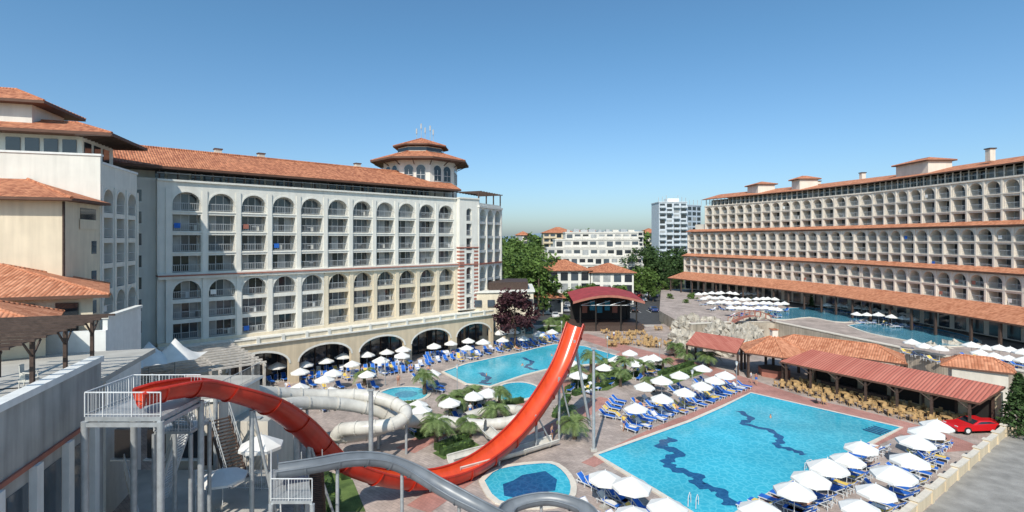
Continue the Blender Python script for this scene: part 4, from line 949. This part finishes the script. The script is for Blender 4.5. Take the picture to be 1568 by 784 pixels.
for i in range(80):
    x=-3000+i*90; hh=22+26*abs(math.sin(i*.21))+14*math.sin(i*.53)+ (60*math.exp(-((x-1000)/300)**2)); rows[0].append(Vector((x,3600,0))); rows[1].append(Vector((x,4200,hh+20)))
mb.grid(rows,hill); mb.obj('hills')
# ---------------------------------------------------------------- background buildings
def block(name,u0,u1,d,dep,z0,z1,nf,m,roof=None,balc=True,sk=0,parent=None):
    mb=MB(); x0,x1=DX(u0,d),DX(u1,d); mb.prism([(x0,d),(x1,d+sk),(x1,d+dep+sk),(x0,d+dep)],z0,z1,m); fh=(z1-z0)/nf; ang=math.atan2(sk,x1-x0); L=math.hypot(sk,x1-x0)
    dd=(math.cos(ang),math.sin(ang)); nn=(dd[1],-dd[0])
    for f in range(nf):
        z=z0+f*fh; k=max(1,int(L/3.2)); bw_=L/k
        for i in range(k):
            lbox(mb,(x0,d),dd,nn,i*bw_+.5,(i+1)*bw_-.5,0,.06,z+.4,z+fh-.5,R.choice([glassA,glassC,glassA,glassB]))
            if balc and R.random()<.75:
                lbox(mb,(x0,d),dd,nn,i*bw_+.2,(i+1)*bw_-.2,.07,1.4,z+.1,z+.25,m); lbox(mb,(x0,d),dd,nn,i*bw_+.2,(i+1)*bw_-.2,1.3,1.4,z+.25,z+1.1,m)
    if roof: hiproof(mb,[(x0-.8,d-.8),(x1+.8,d-.8+sk),(x1+.8,d+dep+sk+.8),(x0-.8,d+dep+.8)],z1+.1,z1+dep*.22,roof)
    else: mb.prism([(x0-.2,d-.2),(x1+.2,d+sk-.2),(x1+.2,d+dep+sk),(x0-.2,d+dep)],z1,z1+.5,m)
    return mb.obj(name,parent=parent)
aptm=M('apartment_render',(.66,.63,.57),.85,.08,.3,streak=.12)
ap=empty('apartment_building')
for nm_,u0,u1,d,dep,z0,z1,nf in(('tier',812,985,205,18,0,9.5,3),('tier',824,984,208,16,9.5,12.5,1),('tier',838,981,212,14,13,16,1),('tier',850,979,215,12,16.5,19.5,1),('tier',866,977,218,10,20,22.5,1)): block(nm_,u0,u1,d,dep,z0,z1,nf,aptm,parent=ap)
mb=MB()
for i in range(9): x=DX(870+i*12,222); mb.box((x,222,23.5),(R.uniform(1,3),2,R.uniform(.8,2)),R.choice([metal,aptm,rail]))
mb.obj('rooftop_units',parent=ap)
block('apartment_building',832,880,300,16,5,23.5,6,creamy,terra); block('apartment_building',882,912,320,14,5,25,6,M('salmon_render',(.55,.25,.17),.8),None); block('apartment_building',925,985,330,16,8,24.5,5,aptm); block('apartment_building',985,1010,360,16,5,24,5,sand,terra); block('apartment_building',790,812,340,12,5,22.5,5,rose,terra)
block('guest_house',824,905,158,14,0,10.2,3,white,terra,balc=False,sk=2); block('guest_house',905,968,160,12,0,9.6,3,white,terra,balc=False,sk=-2); block('guest_house',815,862,138,8,0,4.2,1,white,terra,balc=False)
hr=empty('high_rise_hotel')
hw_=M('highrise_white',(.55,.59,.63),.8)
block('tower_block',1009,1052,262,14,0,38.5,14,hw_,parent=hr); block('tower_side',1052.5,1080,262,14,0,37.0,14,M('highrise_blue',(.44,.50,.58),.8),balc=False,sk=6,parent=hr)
mb=MB()
for k in range(12): x=DX(1010+k*6,268); mb.beam((x,270,37),(x,270,40+R.uniform(0,3)),.15,rail,4)
mb.box((DX(1030,268),270,39.5),(6,6,3),pure); mb.obj('antennas',parent=hr)
# ---------------------------------------------------------------- people
def person(pts,rad,edges,name,loc,rz,cols):
    me=bpy.data.meshes.new(name); me.from_pydata(pts,edges,[]); o=bpy.data.objects.new(name,me); link(o)
    o.modifiers.new('s','SKIN')
    for i,r in enumerate(rad): me.skin_vertices[0].data[i].radius=(r,r) if not isinstance(r,tuple) else r
    me.skin_vertices[0].data[0].use_root=True
    o.modifiers.new('ss','SUBSURF').levels=1
    dg=bpy.context.evaluated_depsgraph_get(); dg.update(); m2=bpy.data.meshes.new_from_object(o.evaluated_get(dg)); o.modifiers.clear(); o.data=m2; m2.name=name
    m2.materials.clear()
    for m in(skin,cols[0],cols[1],hair): m2.materials.append(m)
    P0=Vector(pts[0]);P1=Vector(pts[1])
    for p in m2.polygons:
        c=p.center; p.use_smooth=True
        if (c-Vector(pts[4])).length<.09: p.material_index=3
        elif (c-P0).length<.2: p.material_index=1
        elif cols[2] and (c-P1).length<.24: p.material_index=2
        else: p.material_index=0
    o.location=loc; o.rotation_euler[2]=rz; return o
E=[(0,1),(1,2),(2,3),(3,4),(1,5),(5,6),(6,7),(1,8),(8,9),(9,10),(0,11),(11,12),(12,13),(13,14),(0,15),(15,16),(16,17),(17,18)]
RA=[(.15,.11),(.17,.11),.055,.09,.075,.06,.042,.03,.06,.042,.03,.085,.055,.035,.03,.085,.055,.035,.03]
ST=[(0,0,.98),(0,0,1.32),(0,0,1.5),(0,-.02,1.6),(0,.01,1.69),(.19,0,1.42),(.25,.02,1.15),(.26,-.1,.92),(-.19,0,1.42),(-.25,.02,1.15),(-.25,-.08,.9),(.09,0,.9),(.1,-.05,.5),(.11,.0,.08),(.11,-.16,.03),(-.09,0,.9),(-.11,.08,.5),(-.12,.2,.1),(-.12,.06,.03)]
for u,v,rz,c in((1150,588,1,(swim,shirt,True)),(1158,590,2.4,(blue,brownred,True)),(656,577,0,(swim,shirt,False)),(860,560,3,(brownred,shirt,False)),(845,675,1.2,(swim,shirt,False)),(955,660,2,(swim,yellow,True)),(720,640,.4,(blue,shirt,True)),(1120,530,1.5,(swim,shirt,True)),(940,520,2.5,(swim,shirt,True)),(610,592,.3,(brownred,shirt,False)),(1045,618,.9,(swim,shirt,False)),(905,615,2,(swim,shirt,True))):
    person(ST,RA,E,'person',G(u,v),rz,c)
LY=[(-.05,0,.5),(.3,0,.62),(.47,0,.78),(.54,0,.86),(.6,0,.92),(.34,.19,.66),(.15,.3,.5),(-.05,.28,.46),(.34,-.19,.66),(.15,-.3,.5),(-.05,-.28,.46),(-.12,.09,.5),(-.5,.11,.56),(-.85,.1,.46),(-.9,.1,.56),(-.12,-.09,.5),(-.5,-.1,.48),(-.88,-.1,.46),(-.92,-.1,.55)]
lg=[o for o in sc.objects if o.name.startswith('sun_lounger') and o.location.z<.1 and o.location.y<95]
for o in R.sample(lg,24): person(LY,RA,E,'sunbather',o.location,o.rotation_euler[2],(R.choice([swim,brownred,blue]),shirt,False))
for u,v in((800,560),(745,575),(1180,640),(845,545)):
    g=G(u,v); person(ST,RA,E,'swimmer',(g.x,g.y,-1.25),R.uniform(0,6),(swim,shirt,False))
print('objects',len(sc.objects))
